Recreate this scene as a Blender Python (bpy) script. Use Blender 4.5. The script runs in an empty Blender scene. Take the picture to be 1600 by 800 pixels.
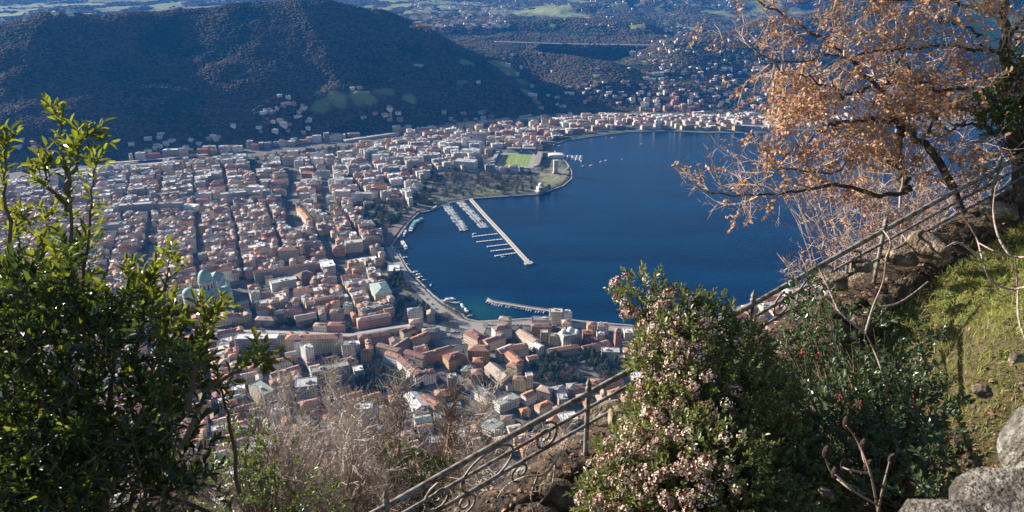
import bpy, math, random
import numpy as np
from mathutils import Vector, Matrix

HAZE_D = 4.7e-5
# ------------------------------------------------------------------ camera
S = bpy.context.scene
COL = S.collection
CAM = np.array([0.0, 0.0, 500.0])
PITCH = math.radians(22.0)
FPX = 1150.0
cp, sp = math.cos(PITCH), math.sin(PITCH)
cam_data = bpy.data.cameras.new("camera")
cam_data.sensor_width = 36.0
cam_data.lens = 36.0 * FPX / 1600.0
cam_data.clip_start = 0.1
cam_data.clip_end = 60000
cam_data.dof.use_dof = True
cam_data.dof.focus_distance = 9.0
cam_data.dof.aperture_fstop = 8.0
cam = bpy.data.objects.new("camera", cam_data)
cam.location = CAM
cam.rotation_euler = (math.radians(90) - PITCH, 0, 0)
COL.objects.link(cam)
S.camera = cam

# ------------------------------------------------------------------ world, sun, exposure
SUN_EL = math.radians(18.6)
SUN_AZ = math.atan2(-0.90, 0.42)          # from +Y towards +X
sun_dir = Vector((math.sin(SUN_AZ) * math.cos(SUN_EL), math.cos(SUN_AZ) * math.cos(SUN_EL), math.sin(SUN_EL)))
W = bpy.data.worlds.new("World"); S.world = W; W.use_nodes = True
wn = W.node_tree
sky = wn.nodes.new("ShaderNodeTexSky"); sky.sky_type = 'NISHITA'; sky.sun_disc = False
sky.sun_elevation = SUN_EL; sky.sun_rotation = SUN_AZ
sky.altitude = 500; sky.air_density = 1.0; sky.dust_density = 0.6; sky.ozone_density = 1.5
bg = wn.nodes["Background"]; bg.inputs[1].default_value = 0.062
wn.links.new(sky.outputs[0], bg.inputs[0])
sl = bpy.data.lights.new("sun", 'SUN'); sl.energy = 5.0; sl.angle = math.radians(0.5); sl.color = (1.0, 0.90, 0.77)
so = bpy.data.objects.new("sun", sl); so.rotation_euler = sun_dir.to_track_quat('Z', 'Y').to_euler(); COL.objects.link(so)
S.view_settings.view_transform = 'Standard'; S.view_settings.look = 'None'
S.view_settings.exposure = 1.28; S.view_settings.gamma = 1.0
S.cycles.max_bounces = 6; S.cycles.diffuse_bounces = 2; S.cycles.glossy_bounces = 2
S.cycles.transmission_bounces = 3; S.cycles.transparent_max_bounces = 8; S.cycles.volume_bounces = 0
S.cycles.use_denoising = True

# ------------------------------------------------------------------ helpers
rnd = random.Random(7)
RNG = np.random.default_rng(11)

def ray(px, py):
    a = (px - 800.0) / FPX; v = (400.0 - py) / FPX
    return np.array([a, cp + v * sp, -sp + v * cp])
def P(px, py, z=0.0):
    d = ray(px, py); t = (z - CAM[2]) / d[2]
    return CAM + d * t
def PD(px, py, depth):
    return CAM + ray(px, py) * depth
def to_px(p):
    r = np.asarray(p, float) - CAM
    dz = r[..., 1] * cp - r[..., 2] * sp
    up = r[..., 1] * sp + r[..., 2] * cp
    return 800 + r[..., 0] / dz * FPX, 400 - up / dz * FPX, dz

_T = np.random.default_rng(5).random((64, 256, 256)).astype(np.float32)
def vnoise(x, y, s=0):
    x = np.asarray(x, float); y = np.asarray(y, float)
    xi = np.floor(x).astype(int); yi = np.floor(y).astype(int)
    fx = x - xi; fy = y - yi; fx = fx * fx * (3 - 2 * fx); fy = fy * fy * (3 - 2 * fy)
    t = _T[s % 64]
    a = t[xi & 255, yi & 255]; b = t[(xi + 1) & 255, yi & 255]; c = t[xi & 255, (yi + 1) & 255]; d = t[(xi + 1) & 255, (yi + 1) & 255]
    return (a * (1 - fx) + b * fx) * (1 - fy) + (c * (1 - fx) + d * fx) * fy
def fbm(x, y, s=0, o=4):
    r = 0; a = .5
    for i in range(o):
        r = r + a * (vnoise(x, y, s + i) * 2 - 1); x = x * 2.03 + 7.1; y = y * 2.03 + 3.3; a *= .5
    return r
def sstep(t): t = np.clip(t, 0, 1); return t * t * (3 - 2 * t)

class Geo:
    def __init__(s): s.V = []; s.F = []; s.M = []; s.n = 0
    def add(s, V, F, m=0):
        V = np.asarray(V, np.float64).reshape(-1, 3)
        for f in ([F] if isinstance(F, np.ndarray) else [np.array([q for q in F if len(q) == k]) for k in (3, 4, 5, 6, 8) if any(len(q) == k for q in F)]):
            s.F.append(f + s.n); s.M.append(np.full(len(f), m) if np.isscalar(m) else np.asarray(m))
        s.V.append(V); s.n += len(V)
    def mesh(s, name, mats, smooth=False):
        me = bpy.data.meshes.new(name)
        if s.n:
            V = np.concatenate(s.V)
            loops = np.concatenate([f.ravel() for f in s.F]).astype(np.int32)
            sizes = np.concatenate([np.full(len(f), f.shape[1]) for f in s.F]).astype(np.int32)
            me.vertices.add(len(V)); me.vertices.foreach_set('co', V.ravel())
            me.loops.add(len(loops)); me.loops.foreach_set('vertex_index', loops)
            me.polygons.add(len(sizes)); st = np.zeros(len(sizes), np.int32); st[1:] = np.cumsum(sizes)[:-1]
            me.polygons.foreach_set('loop_start', st); me.polygons.foreach_set('loop_total', sizes)
            me.polygons.foreach_set('material_index', np.concatenate(s.M).astype(np.int32))
            me.polygons.foreach_set('use_smooth', np.full(len(sizes), bool(smooth)))
            me.update(calc_edges=True)
        for m in (mats if isinstance(mats, (list, tuple)) else [mats]): me.materials.append(m)
        return me
    def obj(s, name, mats, parent=None, smooth=False, **kw):
        return link(name, s.mesh(name, mats, smooth), parent, **kw)

def link(name, data, parent=None, loc=None, rot=None, scale=None, label=None, cat=None, group=None, kind=None):
    o = bpy.data.objects.new(name, data)
    if parent is not None: o.parent = parent
    if loc is not None: o.location = loc
    if rot is not None: o.rotation_euler = rot
    if scale is not None: o.scale = scale
    if label: o['label'] = label
    if cat: o['category'] = cat
    if group: o['group'] = group
    if kind: o['kind'] = kind
    COL.objects.link(o)
    return o
def thing(name, label, cat, loc=(0, 0, 0), group=None):
    return link(name, None, loc=loc, label=label, cat=cat, group=group)

BOXF = np.array([[0, 3, 2, 1], [4, 5, 6, 7], [0, 1, 5, 4], [1, 2, 6, 5], [2, 3, 7, 6], [3, 0, 4, 7]])
def box(g, c, sx, sy, z0, z1, ang=0., m=0):
    ca, sa = math.cos(ang), math.sin(ang); V = []
    for z in (z0, z1):
        for a, b in ((-1, -1), (1, -1), (1, 1), (-1, 1)):
            x, y = a * sx / 2, b * sy / 2
            V.append((c[0] + x * ca - y * sa, c[1] + x * sa + y * ca, z))
    g.add(V, BOXF, m)
def tube(g, pts, rad, n=5, m=0, caps=True):
    pts = np.asarray(pts, float); k = len(pts)
    rad = np.full(k, rad) if np.isscalar(rad) else np.asarray(rad, float)
    T = np.gradient(pts, axis=0); T /= (np.linalg.norm(T, axis=1)[:, None] + 1e-9)
    ref = np.array([0, 0, 1.]) if abs(T[:, 2]).mean() < .8 else np.array([1., 0, 0])
    U = np.cross(T, ref); U /= (np.linalg.norm(U, axis=1)[:, None] + 1e-9); Vv = np.cross(T, U)
    a = np.arange(n) * 2 * math.pi / n
    R = pts[:, None, :] + rad[:, None, None] * (np.cos(a)[None, :, None] * U[:, None, :] + np.sin(a)[None, :, None] * Vv[:, None, :])
    i = np.arange(k - 1)[:, None] * n; j = np.arange(n)[None, :]; j2 = (j + 1) % n
    F = np.stack([i + j, i + j2, i + n + j2, i + n + j], -1).reshape(-1, 4)
    g.add(R.reshape(-1, 3), F, m)
    if caps and n > 3:
        g.add(R[-1], [tuple(range(n))] if n in (4, 5, 6, 8) else [(0, 1, 2)], m)
def ico(sub):
    import bmesh
    b = bmesh.new(); bmesh.ops.create_icosphere(b, subdivisions=sub, radius=1)
    V = np.array([v.co[:] for v in b.verts]); F = np.array([[v.index for v in f.verts] for f in b.faces]); b.free()
    return V, F
ICO1, ICO2, ICO3 = ico(1), ico(2), ico(3)

# ------------------------------------------------------------------ materials
def nodes_of(name):
    m = bpy.data.materials.new(name); m.use_nodes = True
    nt = m.node_tree; b = nt.nodes["Principled BSDF"]
    return m, nt, b
def mat(name, col, rough=.8, var=.25, scale=1.0, bump=0., metal=0., coord='Object', spec=.5, obj_var=0., detail=6.):
    m, nt, b = nodes_of(name)
    N = nt.nodes; L = nt.links
    b.inputs['Roughness'].default_value = rough; b.inputs['Metallic'].default_value = metal
    b.inputs['Specular IOR Level'].default_value = spec
    tc = N.new('ShaderNodeTexCoord'); no = N.new('ShaderNodeTexNoise'); no.inputs['Scale'].default_value = scale; no.inputs['Detail'].default_value = detail
    L.new(tc.outputs[coord], no.inputs['Vector'])
    cr = N.new('ShaderNodeValToRGB')
    cr.color_ramp.elements[0].position = .32; cr.color_ramp.elements[1].position = .68
    cr.color_ramp.elements[0].color = tuple(c * (1 - var) for c in col) + (1,)
    cr.color_ramp.elements[1].color = tuple(min(1, c * (1 + var)) for c in col) + (1,)
    L.new(no.outputs['Fac'], cr.inputs['Fac']); out = cr.outputs['Color']
    if obj_var:
        oi = N.new('ShaderNodeObjectInfo'); hs = N.new('ShaderNodeHueSaturation')
        mr = N.new('ShaderNodeMapRange'); mr.inputs[3].default_value = 1 - obj_var; mr.inputs[4].default_value = 1 + obj_var
        L.new(oi.outputs['Random'], mr.inputs[0]); L.new(mr.outputs[0], hs.inputs['Value']); L.new(out, hs.inputs['Color']); out = hs.outputs['Color']
        mr2 = N.new('ShaderNodeMapRange'); mr2.inputs[3].default_value = .47; mr2.inputs[4].default_value = .53
        L.new(oi.outputs['Random'], mr2.inputs[0]); L.new(mr2.outputs[0], hs.inputs['Hue'])
    L.new(out, b.inputs['Base Color'])
    if bump:
        bp = N.new('ShaderNodeBump'); bp.inputs['Strength'].default_value = bump; bp.inputs['Distance'].default_value = .1
        n2 = N.new('ShaderNodeTexNoise'); n2.inputs['Scale'].default_value = scale * 3; n2.inputs['Detail'].default_value = 8
        L.new(tc.outputs[coord], n2.inputs['Vector']); L.new(n2.outputs['Fac'], bp.inputs['Height']); L.new(bp.outputs[0], b.inputs['Normal'])
    return m
def leafmat(name, col, trans, rough=.4, tf=.4, var=.4):
    """leaf: glossy skin over a translucent blade; colour differs a little leaf by leaf"""
    m, nt, b = nodes_of(name); N = nt.nodes; L = nt.links
    g = N.new('ShaderNodeNewGeometry'); oi = N.new('ShaderNodeObjectInfo')
    ad = N.new('ShaderNodeMath'); ad.operation = 'ADD'; L.new(g.outputs['Random Per Island'], ad.inputs[0]); L.new(oi.outputs['Random'], ad.inputs[1])
    fr = N.new('ShaderNodeMath'); fr.operation = 'FRACT'; L.new(ad.outputs[0], fr.inputs[0])
    def ramp(c):
        cr = N.new('ShaderNodeValToRGB'); cr.color_ramp.elements[0].color = tuple(x * (1 - var) for x in c) + (1,)
        cr.color_ramp.elements[1].color = tuple(min(1, x * (1 + var)) for x in c) + (1,); L.new(fr.outputs[0], cr.inputs[0]); return cr.outputs[0]
    L.new(ramp(col), b.inputs['Base Color']); b.inputs['Roughness'].default_value = rough
    tr = N.new('ShaderNodeBsdfTranslucent'); L.new(ramp(trans), tr.inputs['Color'])
    mx = N.new('ShaderNodeMixShader'); mx.inputs[0].default_value = tf
    L.new(b.outputs[0], mx.inputs[1]); L.new(tr.outputs[0], mx.inputs[2]); L.new(mx.outputs[0], N['Material Output'].inputs['Surface'])
    return m

WALLS = {
 'cream': (.62, .53, .41), 'white': (.76, .74, .70), 'ochre': (.50, .32, .15), 'yellow': (.56, .46, .25), 'pink': (.50, .28, .22),
 'beige': (.42, .36, .29), 'grey': (.34, .34, .34), 'red': (.33, .12, .09), 'brick': (.32, .16, .11), 'stone': (.38, .36, .32)}
ROOFS = {
 'terracotta': (.38, .205, .145), 'brown': (.25, .165, .125), 'pinkish': (.46, .32, .26), 'darkred': (.24, .11, .09), 'orange': (.46, .21, .115),
 'grey': (.25, .25, .25), 'pale': (.50, .49, .47), 'white': (.75, .75, .74), 'green': (.28, .40, .36), 'greygreen': (.30, .33, .30), 'beige': (.42, .35, .27)}
PAL = {}; PALM = []
for k, c in WALLS.items():
    PAL['w_' + k] = len(PALM); PALM.append(mat('wall_' + k, c, .9, .16, .12, coord='Object'))
for k, c in ROOFS.items():
    PAL['r_' + k] = len(PALM); PALM.append(mat('roof_' + k, c, .85, .30, .35, coord='Object'))
def add_pal(name, m): PAL[name] = len(PALM); PALM.append(m)
add_pal('glass', mat('window_glass', (.045, .05, .06), .25, .5, .4))
add_pal('shutter', mat('window_shutter', (.10, .10, .085), .6, .4, .3))
add_pal('balcony', mat('balcony_slab', (.50, .48, .44), .8, .1, .3))
add_pal('metal', mat('dark_roof_plant', (.18, .18, .19), .6, .2, 1))

# ------------------------------------------------------------------ terrain function
shore_px = [(2600, 178), (1900, 186), (1600, 192), (1400, 199), (1240, 206), (1180, 208), (1100, 208), (1040, 205), (980, 207), (930, 213), (885, 220), (866, 226), (862, 233),
 (872, 242), (886, 256), (893, 268), (893, 280), (880, 291), (858, 299), (845, 304), (800, 307), (740, 311), (700, 318), (686, 324), (668, 331), (655, 333),
 (640, 346), (628, 362), (616, 379), (610, 388), (622, 393), (626, 402), (634, 416), (650, 436), (676, 462), (694, 476), (706, 482), (722, 492), (730, 500), (748, 504), (800, 501), (860, 497), (905, 503), (960, 508),
 (1010, 512), (1060, 508), (1130, 488), (1200, 462), (1280, 435), (1400, 398), (1600, 350), (1900, 310), (2600, 270)]
SHORE = np.array([P(a, b)[:2] for a, b in shore_px])
def seg_dist(x, y, poly, closed=True):
    d = np.full(x.shape, 1e9); n = len(poly)
    for i in range(n if closed else n - 1):
        a = poly[i]; b = poly[(i + 1) % n]; e = b - a
        t = np.clip(((x - a[0]) * e[0] + (y - a[1]) * e[1]) / (e @ e), 0, 1)
        d = np.minimum(d, np.hypot(x - a[0] - t * e[0], y - a[1] - t * e[1]))
    return d
def inside(x, y, poly):
    r = np.zeros(np.shape(x), bool); n = len(poly)
    for i in range(n):
        a = poly[i]; b = poly[(i + 1) % n]
        if a[1] == b[1]: continue
        c = ((a[1] > y) != (b[1] > y)) & (x < (b[0] - a[0]) * (y - a[1]) / (b[1] - a[1]) + a[0])
        r ^= c
    return r
foot_px = [(-900, 330), (-200, 291), (0, 274), (200, 252), (400, 232), (640, 207), (760, 193), (860, 181), (1000, 176), (1230, 182), (1600, 176), (2600, 165)]
FOOT = np.array([P(a, b)[:2] for a, b in foot_px])
def PY(px, py, Y):
    d = ray(px, py); t = Y / d[1]; return CAM + d * t
RIDGES = [  # (pixel, pixel, forward distance) of points along each crest, half width
 ([(-500, 40, 2350), (-100, 44, 2450), (60, 26, 2560), (200, 17, 2680), (260, 13, 2750), (400, 9, 2850), (500, -3, 2950), (580, 12, 2980), (650, 42, 2930), (700, 76, 2820), (745, 118, 2640), (775, 160, 2450)], 900, 1.4),
 ([(480, 176, 2290), (520, 152, 2330), (560, 138, 2350), (610, 140, 2350), (650, 156, 2320), (690, 176, 2280)], 190, 1.15),
 ([(745, 92, 3000), (800, 80, 3150), (880, 86, 3100), (940, 98, 2960)], 420, 1.2),
 ([(1010, 98, 3100), (1075, 66, 3350), (1150, 45, 3450), (1250, 20, 3550), (1400, -15, 3700), (1800, -40, 3900)], 620, 1.1),
 ([(845, 69, 3400), (900, 70, 3420), (960, 71, 3440), (1040, 72.5, 3470), (1100, 72, 3550)], 190, 1.2),
 ([(690, 40, 4100), (800, 34, 4300), (900, 28, 4300), (1000, 36, 4100)], 500, 1.2),
 ([(900, 5, 5600), (1000, -4, 5800), (1100, -8, 5900), (1300, -20, 6000)], 900, 1.2),
]
HILLW = [900, 900, 900, 900, 900, 900, 880, 800, 660, 520, 400, 300]
RW = []
for pts, w, pw in RIDGES:
    RW.append((np.array([PY(*p) for p in pts]), w, pw))
def bank(x, y):
    """hillside under the viewpoint"""
    ys = y - .9 * np.maximum(0, x - 60)
    return np.where(ys < 25, 484 - .5 * (ys - 15), 479 - .95 * (ys - 25))
def H(x, y, fine=True):
    x = np.asarray(x, float); y = np.asarray(y, float)
    fy = np.interp(x, FOOT[:, 0], FOOT[:, 1]); t = y - fy
    k = sstep(t / 1500)
    h = 3 + 118 * k + 45 * sstep((t - 1500) / 4000) + sstep(t / 500) * (46 * fbm(x / 620, y / 760, 3) + 12 * fbm(x / 150, y / 150, 9))
    h = np.maximum(h, 3 + np.maximum(0, t) * .012)
    for R, w, pw in RW:
        best = np.full(x.shape, -1e3); ft = sstep((t + 30) / 260)
        wob = 1 + .35 * fbm(x / 330, y / 330, 20, 3)
        for i in range(len(R) - 1):
            a, b = R[i], R[i + 1]; e = b[:2] - a[:2]
            s = np.clip(((x - a[0]) * e[0] + (y - a[1]) * e[1]) / (e @ e), 0, 1)
            if pw == 1.4: wa = HILLW[i] + s * (HILLW[i + 1] - HILLW[i])
            else: wa = w
            d = np.hypot(x - a[0] - s * e[0], y - a[1] - s * e[1]) / wa
            zr = a[2] + s * (b[2] - a[2])
            dd = np.clip(d * (wob * np.minimum(1, d * 3) + (1 - np.minimum(1, d * 3))), 0, 1.3)
            prof = 1 - np.sqrt((dd * 1.0) ** 2 + .01) + .1
            prof = np.where(prof > 0, prof, prof * .3)
            best = np.maximum(best, zr * np.where(prof > 0, np.clip(prof, 0, 1) ** (1.6 if pw == 1.4 else 1), prof))
        best = best * ft
        h = np.maximum(h, best + (14 * fbm(x / 120, y / 120, 30, 3) + 30 * (.35 - 2.2 * np.abs(fbm((x + .35 * y) / 420, (y - .2 * x) / 900, 36, 2))) * sstep(best / 140) if w > 500 else 3 * fbm(x / 60, y / 60, 31, 3)) * sstep(best / 60))
    far = y > 900
    h = np.where(far, h, 3.0)
    h = np.maximum(h, bank(x, y) + 6 * fbm(x / 40, y / 40, 40, 3) * sstep((y - 30) / 60))
    return h
def lake_sd(x, y):
    d = seg_dist(x, y, SHORE); return np.where(inside(x, y, SHORE), -d, d)
def HL(x, y):
    sd = lake_sd(np.asarray(x, float), np.asarray(y, float)); h = H(x, y)
    return np.where(sd > 60, h, np.where(sd < 0, np.maximum(-6, sd * .6), np.minimum(h, 1.6 + np.minimum(sd, 3) * .45 + np.maximum(0, sd - 3) * .6)))
def hit(px, py):
    d = ray(px, py); t = np.concatenate([np.arange(560, 3600, 6.), np.arange(3600, 12000, 25.)])
    x = d[0] * t; y = d[1] * t; z = 500 + d[2] * t
    b = np.nonzero(z < H(x, y))[0]
    i = b[0] if len(b) else len(t) - 1
    return np.array([x[i], y[i], float(H(x[i:i+1], y[i:i+1])[0])])
# ------------------------------------------------------------------ the ground sheet
def axis(a, b, lo, hi, fine, grow):
    L = list(np.arange(lo, hi, fine)); s = fine; v = hi
    while v < b: L.append(v); s = min(s * grow, 260); v += s
    s = fine; v = lo - fine; pre = []
    while v > a: pre.append(v); s = min(s * grow, 260); v -= s
    return np.array(sorted(pre) + L)
gx = axis(-9000, 9000, -1500, 1300, 9.0, 1.04)
gy = axis(-900, 15000, 12, 3300, 9.0, 1.03)
GX, GY = np.meshgrid(gx, gy)
GZ = HL(GX.ravel(), GY.ravel()).reshape(GX.shape)
GZ = np.where(GY < 12, np.minimum(GZ, 484), GZ)
nx, ny = len(gx), len(gy)
V = np.stack([GX, GY, GZ], -1).reshape(-1, 3)
I = (np.arange(ny - 1)[:, None] * nx + np.arange(nx - 1)[None, :]).ravel()
gg = Geo(); gg.add(V, np.stack([I, I + 1, I + nx + 1, I + nx], -1), 0)
meadows = [(500, 166, 75), (560, 147, 95), (600, 146, 90), (640, 158, 60), (530, 154, 80), (580, 156, 60), (745, 128, 0), (795, 112, 110), (775, 100, 90), (815, 128, 70), (825, 145, 60), (840, 160, 40), (730, 100, 60),
           (1000, 40, 70), (990, 45, 60), (1105, 52, 90), (1085, 48, 70), (640, 8, 250), (700, 12, 200), (620, 0, 300), (735, 6, 200), (50, 14, 300), (10, 18, 300), (860, 40, 60), (1010, 95, 50), (722, 128, 40), (1560, 40, 200),
           (150, 6, 260), (-60, 12, 400), (930, 118, 40), (1085, 105, 50)]
MD = [(hit(a, b), r) for a, b, r in meadows if r]
def meadow_mask(x, y):
    m = np.zeros(np.shape(x))
    for c, r in MD:
        r = r * .62 if r <= 120 else r
        m = np.maximum(m, 1 - np.hypot((x - c[0]), (y - c[1]) / (1.0 if r < 90 else 1.6)) / r)
    fr = sstep((y - 3900) / 900) * np.clip(.62 + 1.6 * fbm(x / 420, y / 800, 47, 3), 0, 1) * (fbm(x / 160, y / 300, 48, 3) > -.08)
    m = np.maximum(m, fr * .62)
    return sstep(m * 2.6 - .35 + 1.1 * fbm(x / 45, y / 45, 44, 4))
def town_mask(x, y, z):
    return ((z < 9) & (y > 560) & (y < 2700)).astype(float)
mt = meadow_mask(V[:, 0], V[:, 1]); tm = town_mask(V[:, 0], V[:, 1], V[:, 2])
me = gg.mesh("ground", [], True); me.materials.clear()
att = me.attributes.new("meadow", 'FLOAT', 'POINT'); att.data.foreach_set('value', mt.astype(np.float32))
att = me.attributes.new("town", 'FLOAT', 'POINT'); att.data.foreach_set('value', tm.astype(np.float32))
def ground_mat():
    m, nt, b = nodes_of("ground_cover"); N = nt.nodes; L = nt.links
    tc = N.new('ShaderNodeTexCoord')
    def noise(s, d=6):
        n = N.new('ShaderNodeTexNoise'); n.inputs['Scale'].default_value = s; n.inputs['Detail'].default_value = d; L.new(tc.outputs['Object'], n.inputs['Vector']); return n.outputs['Fac']
    def ramp(f, a, c, p=.35, q=.65):
        r = N.new('ShaderNodeValToRGB'); r.color_ramp.elements[0].position = p; r.color_ramp.elements[1].position = q
        r.color_ramp.elements[0].color = a + (1,); r.color_ramp.elements[1].color = c + (1,); L.new(f, r.inputs[0]); return r.outputs[0]
    def mix(f, a, c):
        x = N.new('ShaderNodeMix'); x.data_type = 'RGBA'; L.new(f, x.inputs[0]); L.new(a, x.inputs[6]); L.new(c, x.inputs[7]); return x.outputs[2]
    def at(n):
        a = N.new('ShaderNodeAttribute'); a.attribute_name = n; return a.outputs['Fac']
    wood = ramp(noise(.02), (.03, .028, .018), (.06, .046, .03)); grass = ramp(noise(.013, 3), (.13, .165, .05), (.25, .27, .10))
    town = ramp(noise(.05), (.07, .075, .06), (.20, .19, .18))
    L.new(mix(at('town'), mix(at('meadow'), wood, grass), town), b.inputs['Base Color']); b.inputs['Roughness'].default_value = .95
    b.inputs['Specular IOR Level'].default_value = .2
    return m
me.materials.append(ground_mat())
link("ground", me, kind='structure')

# ------------------------------------------------------------------ lake
def water_mat():
    m, nt, b = nodes_of("lake_water"); N = nt.nodes; L = nt.links
    b.inputs['Roughness'].default_value = .14; b.inputs['IOR'].default_value = 1.33; b.inputs['Specular IOR Level'].default_value = .16
    tc = N.new('ShaderNodeTexCoord'); n1 = N.new('ShaderNodeTexNoise'); n1.inputs['Scale'].default_value = .16; n1.inputs['Detail'].default_value = 5
    mp = N.new('ShaderNodeMapping'); mp.inputs['Scale'].default_value = (1, 2.2, 1); mp.inputs['Rotation'].default_value = (0, 0, .5)
    L.new(tc.outputs['Object'], mp.inputs[0]); L.new(mp.outputs[0], n1.inputs['Vector'])
    bp = N.new('ShaderNodeBump'); bp.inputs['Strength'].default_value = .45; bp.inputs['Distance'].default_value = 1.2
    L.new(n1.outputs['Fac'], bp.inputs['Height']); L.new(bp.outputs[0], b.inputs['Normal'])
    n2 = N.new('ShaderNodeTexNoise'); n2.inputs['Scale'].default_value = .0055; n2.inputs['Detail'].default_value = 4; mp2 = N.new('ShaderNodeMapping'); mp2.inputs['Scale'].default_value = (.5, 1.8, 1); mp2.inputs['Rotation'].default_value = (0, 0, -.25); L.new(tc.outputs['Object'], mp2.inputs[0]); L.new(mp2.outputs[0], n2.inputs['Vector'])
    cr = N.new('ShaderNodeValToRGB'); cr.color_ramp.elements[0].position = .35; cr.color_ramp.elements[1].position = .7
    cr.color_ramp.elements[0].color = (0, .013, .045, 1); cr.color_ramp.elements[1].color = (0, .031, .088, 1)
    L.new(n2.outputs['Fac'], cr.inputs[0])
    rr_ = N.new('ShaderNodeMapRange'); rr_.inputs[1].default_value = .35; rr_.inputs[2].default_value = .65; rr_.inputs[3].default_value = .06; rr_.inputs[4].default_value = .2; L.new(n2.outputs['Fac'], rr_.inputs[0]); L.new(rr_.outputs[0], b.inputs['Roughness'])
    # shallow green water inside the small harbour
    sh = P(745, 488); g = N.new('ShaderNodeVectorMath'); g.operation = 'DISTANCE'; g.inputs[1].default_value = (sh[0], sh[1], 0); L.new(tc.outputs['Object'], g.inputs[0])
    mr = N.new('ShaderNodeMapRange'); mr.inputs[1].default_value = 15; mr.inputs[2].default_value = 75; mr.inputs[3].default_value = .55; mr.inputs[4].default_value = 0
    L.new(g.outputs['Value'], mr.inputs[0])
    mx = N.new('ShaderNodeMix'); mx.data_type = 'RGBA'; L.new(mr.outputs[0], mx.inputs[0]); L.new(cr.outputs[0], mx.inputs[6]); mx.inputs[7].default_value = (.012, .085, .085, 1)
    L.new(mx.outputs[2], b.inputs['Base Color'])
    return m
g = Geo(); g.add([(-2500, 600, 0), (11500, 600, 0), (11500, 6000, 0), (-2500, 6000, 0)], [(0, 1, 2, 3)])
# only where the terrain dips below it does the sheet show
g.obj("lake_water", water_mat(), kind='structure')

# quay wall along the town shore
stone = mat('quay_stone', (.36, .33, .29), .9, .2, .3)
paving = mat('pale_paving', (.30, .28, .25), .9, .2, .15)
asphalt = mat('asphalt', (.07, .07, .072), .9, .25, .2)
concrete = mat('concrete', (.42, .40, .37), .9, .15, .3)
def ribbon(g, pts, w, z0, z1, m=0):
    pts = np.asarray(pts, float)[:, :2]; T = np.gradient(pts, axis=0); T /= np.linalg.norm(T, axis=1)[:, None]
    Nn = np.stack([-T[:, 1], T[:, 0]], -1) * w / 2; k = len(pts)
    z0 = np.broadcast_to(z0, (k,)); z1 = np.broadcast_to(z1, (k,))
    V = np.concatenate([np.c_[pts + Nn, z1], np.c_[pts - Nn, z1], np.c_[pts + Nn, z0], np.c_[pts - Nn, z0]])
    i = np.arange(k - 1)
    F = np.concatenate([np.stack([i, i + k, i + k + 1, i + 1], -1), np.stack([i, i + 1, i + 2 * k + 1, i + 2 * k], -1), np.stack([i + k, i + 3 * k, i + 3 * k + 1, i + k + 1], -1)])
    g.add(V, F, m)
    g.add(V[[0, k, 3 * k, 2 * k]], [(0, 1, 2, 3)], m); g.add(V[[k - 1, 2 * k - 1, 4 * k - 1, 3 * k - 1]], [(3, 2, 1, 0)], m)
g = Geo(); ribbon(g, SHORE[4:46], 3.0, -2, 2.1); g.obj("quay_wall", stone, kind='structure')

def path_px(pts, n=8, z=0.):
    w = np.array([P(a, b, z)[:2] for a, b in pts]); out = []
    for i in range(len(w) - 1):
        p0 = w[max(i - 1, 0)]; p1 = w[i]; p2 = w[i + 1]; p3 = w[min(i + 2, len(w) - 1)]
        for t in np.arange(n) / n:
            out.append(.5 * ((2 * p1) + (-p0 + p2) * t + (2 * p0 - 5 * p1 + 4 * p2 - p3) * t * t + (-p0 + 3 * p1 - 3 * p2 + p3) * t ** 3))
    out.append(w[-1]); return np.array(out)
ROADS = []   # (path, width) kept free of houses
def road(name, pts, w, z, m, z0=2.0):
    p = path_px(pts); g = Geo(); ribbon(g, p, w, z0, z); g.obj(name, m, kind='structure'); ROADS.append((p, w)); return p
road("lakeside_promenade", [(668, 327), (650, 330), (634, 344), (618, 362), (606, 380)], 14, 3.35, mat('brown_promenade', (.21, .15, .13), .9, .15, .2))
road("lakeside_road", [(608, 388), (618, 405), (632, 430), (652, 452), (676, 476), (700, 494), (722, 506), (752, 511), (800, 510), (860, 508), (930, 514), (1010, 520)], 15, 3.30, paving)
road("inner_road", [(636, 446), (660, 476), (684, 500), (700, 520)], 9, 3.2, asphalt)
road("city_road", [(250, 520), (330, 521), (400, 523), (470, 527), (545, 531)], 16, 3.25, asphalt)
road("ridge_road", [(560, 640), (620, 612), (660, 596), (700, 583), (740, 568), (757, 560)], 7, 3.26, paving)
road("shore_avenue", [(600, 384), (570, 398), (545, 410), (530, 425)], 12, 3.15, asphalt)
road("west_shore_road", [(866, 221), (900, 214), (950, 206), (1040, 200), (1160, 203), (1300, 201)], 9, 4.2, asphalt)
road("east_shore_road", [(1050, 519), (1130, 495), (1200, 470), (1290, 441), (1400, 404)], 9, 3.9, paving)
road("wide_avenue", [(455, 262), (452, 300), (452, 335), (462, 365)], 13, 3.12, asphalt)
road("second_avenue", [(516, 262), (510, 290), (505, 320), (514, 345)], 11, 3.11, asphalt)
road("old_town_lane", [(308, 322), (311, 380), (318, 470)], 7, 3.1, asphalt)
road("narrow_lane", [(236, 330), (232, 380), (226, 450)], 6, 3.1, asphalt)
road("park_avenue", [(532, 425), (518, 390), (508, 370)], 10, 3.05, asphalt)
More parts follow.
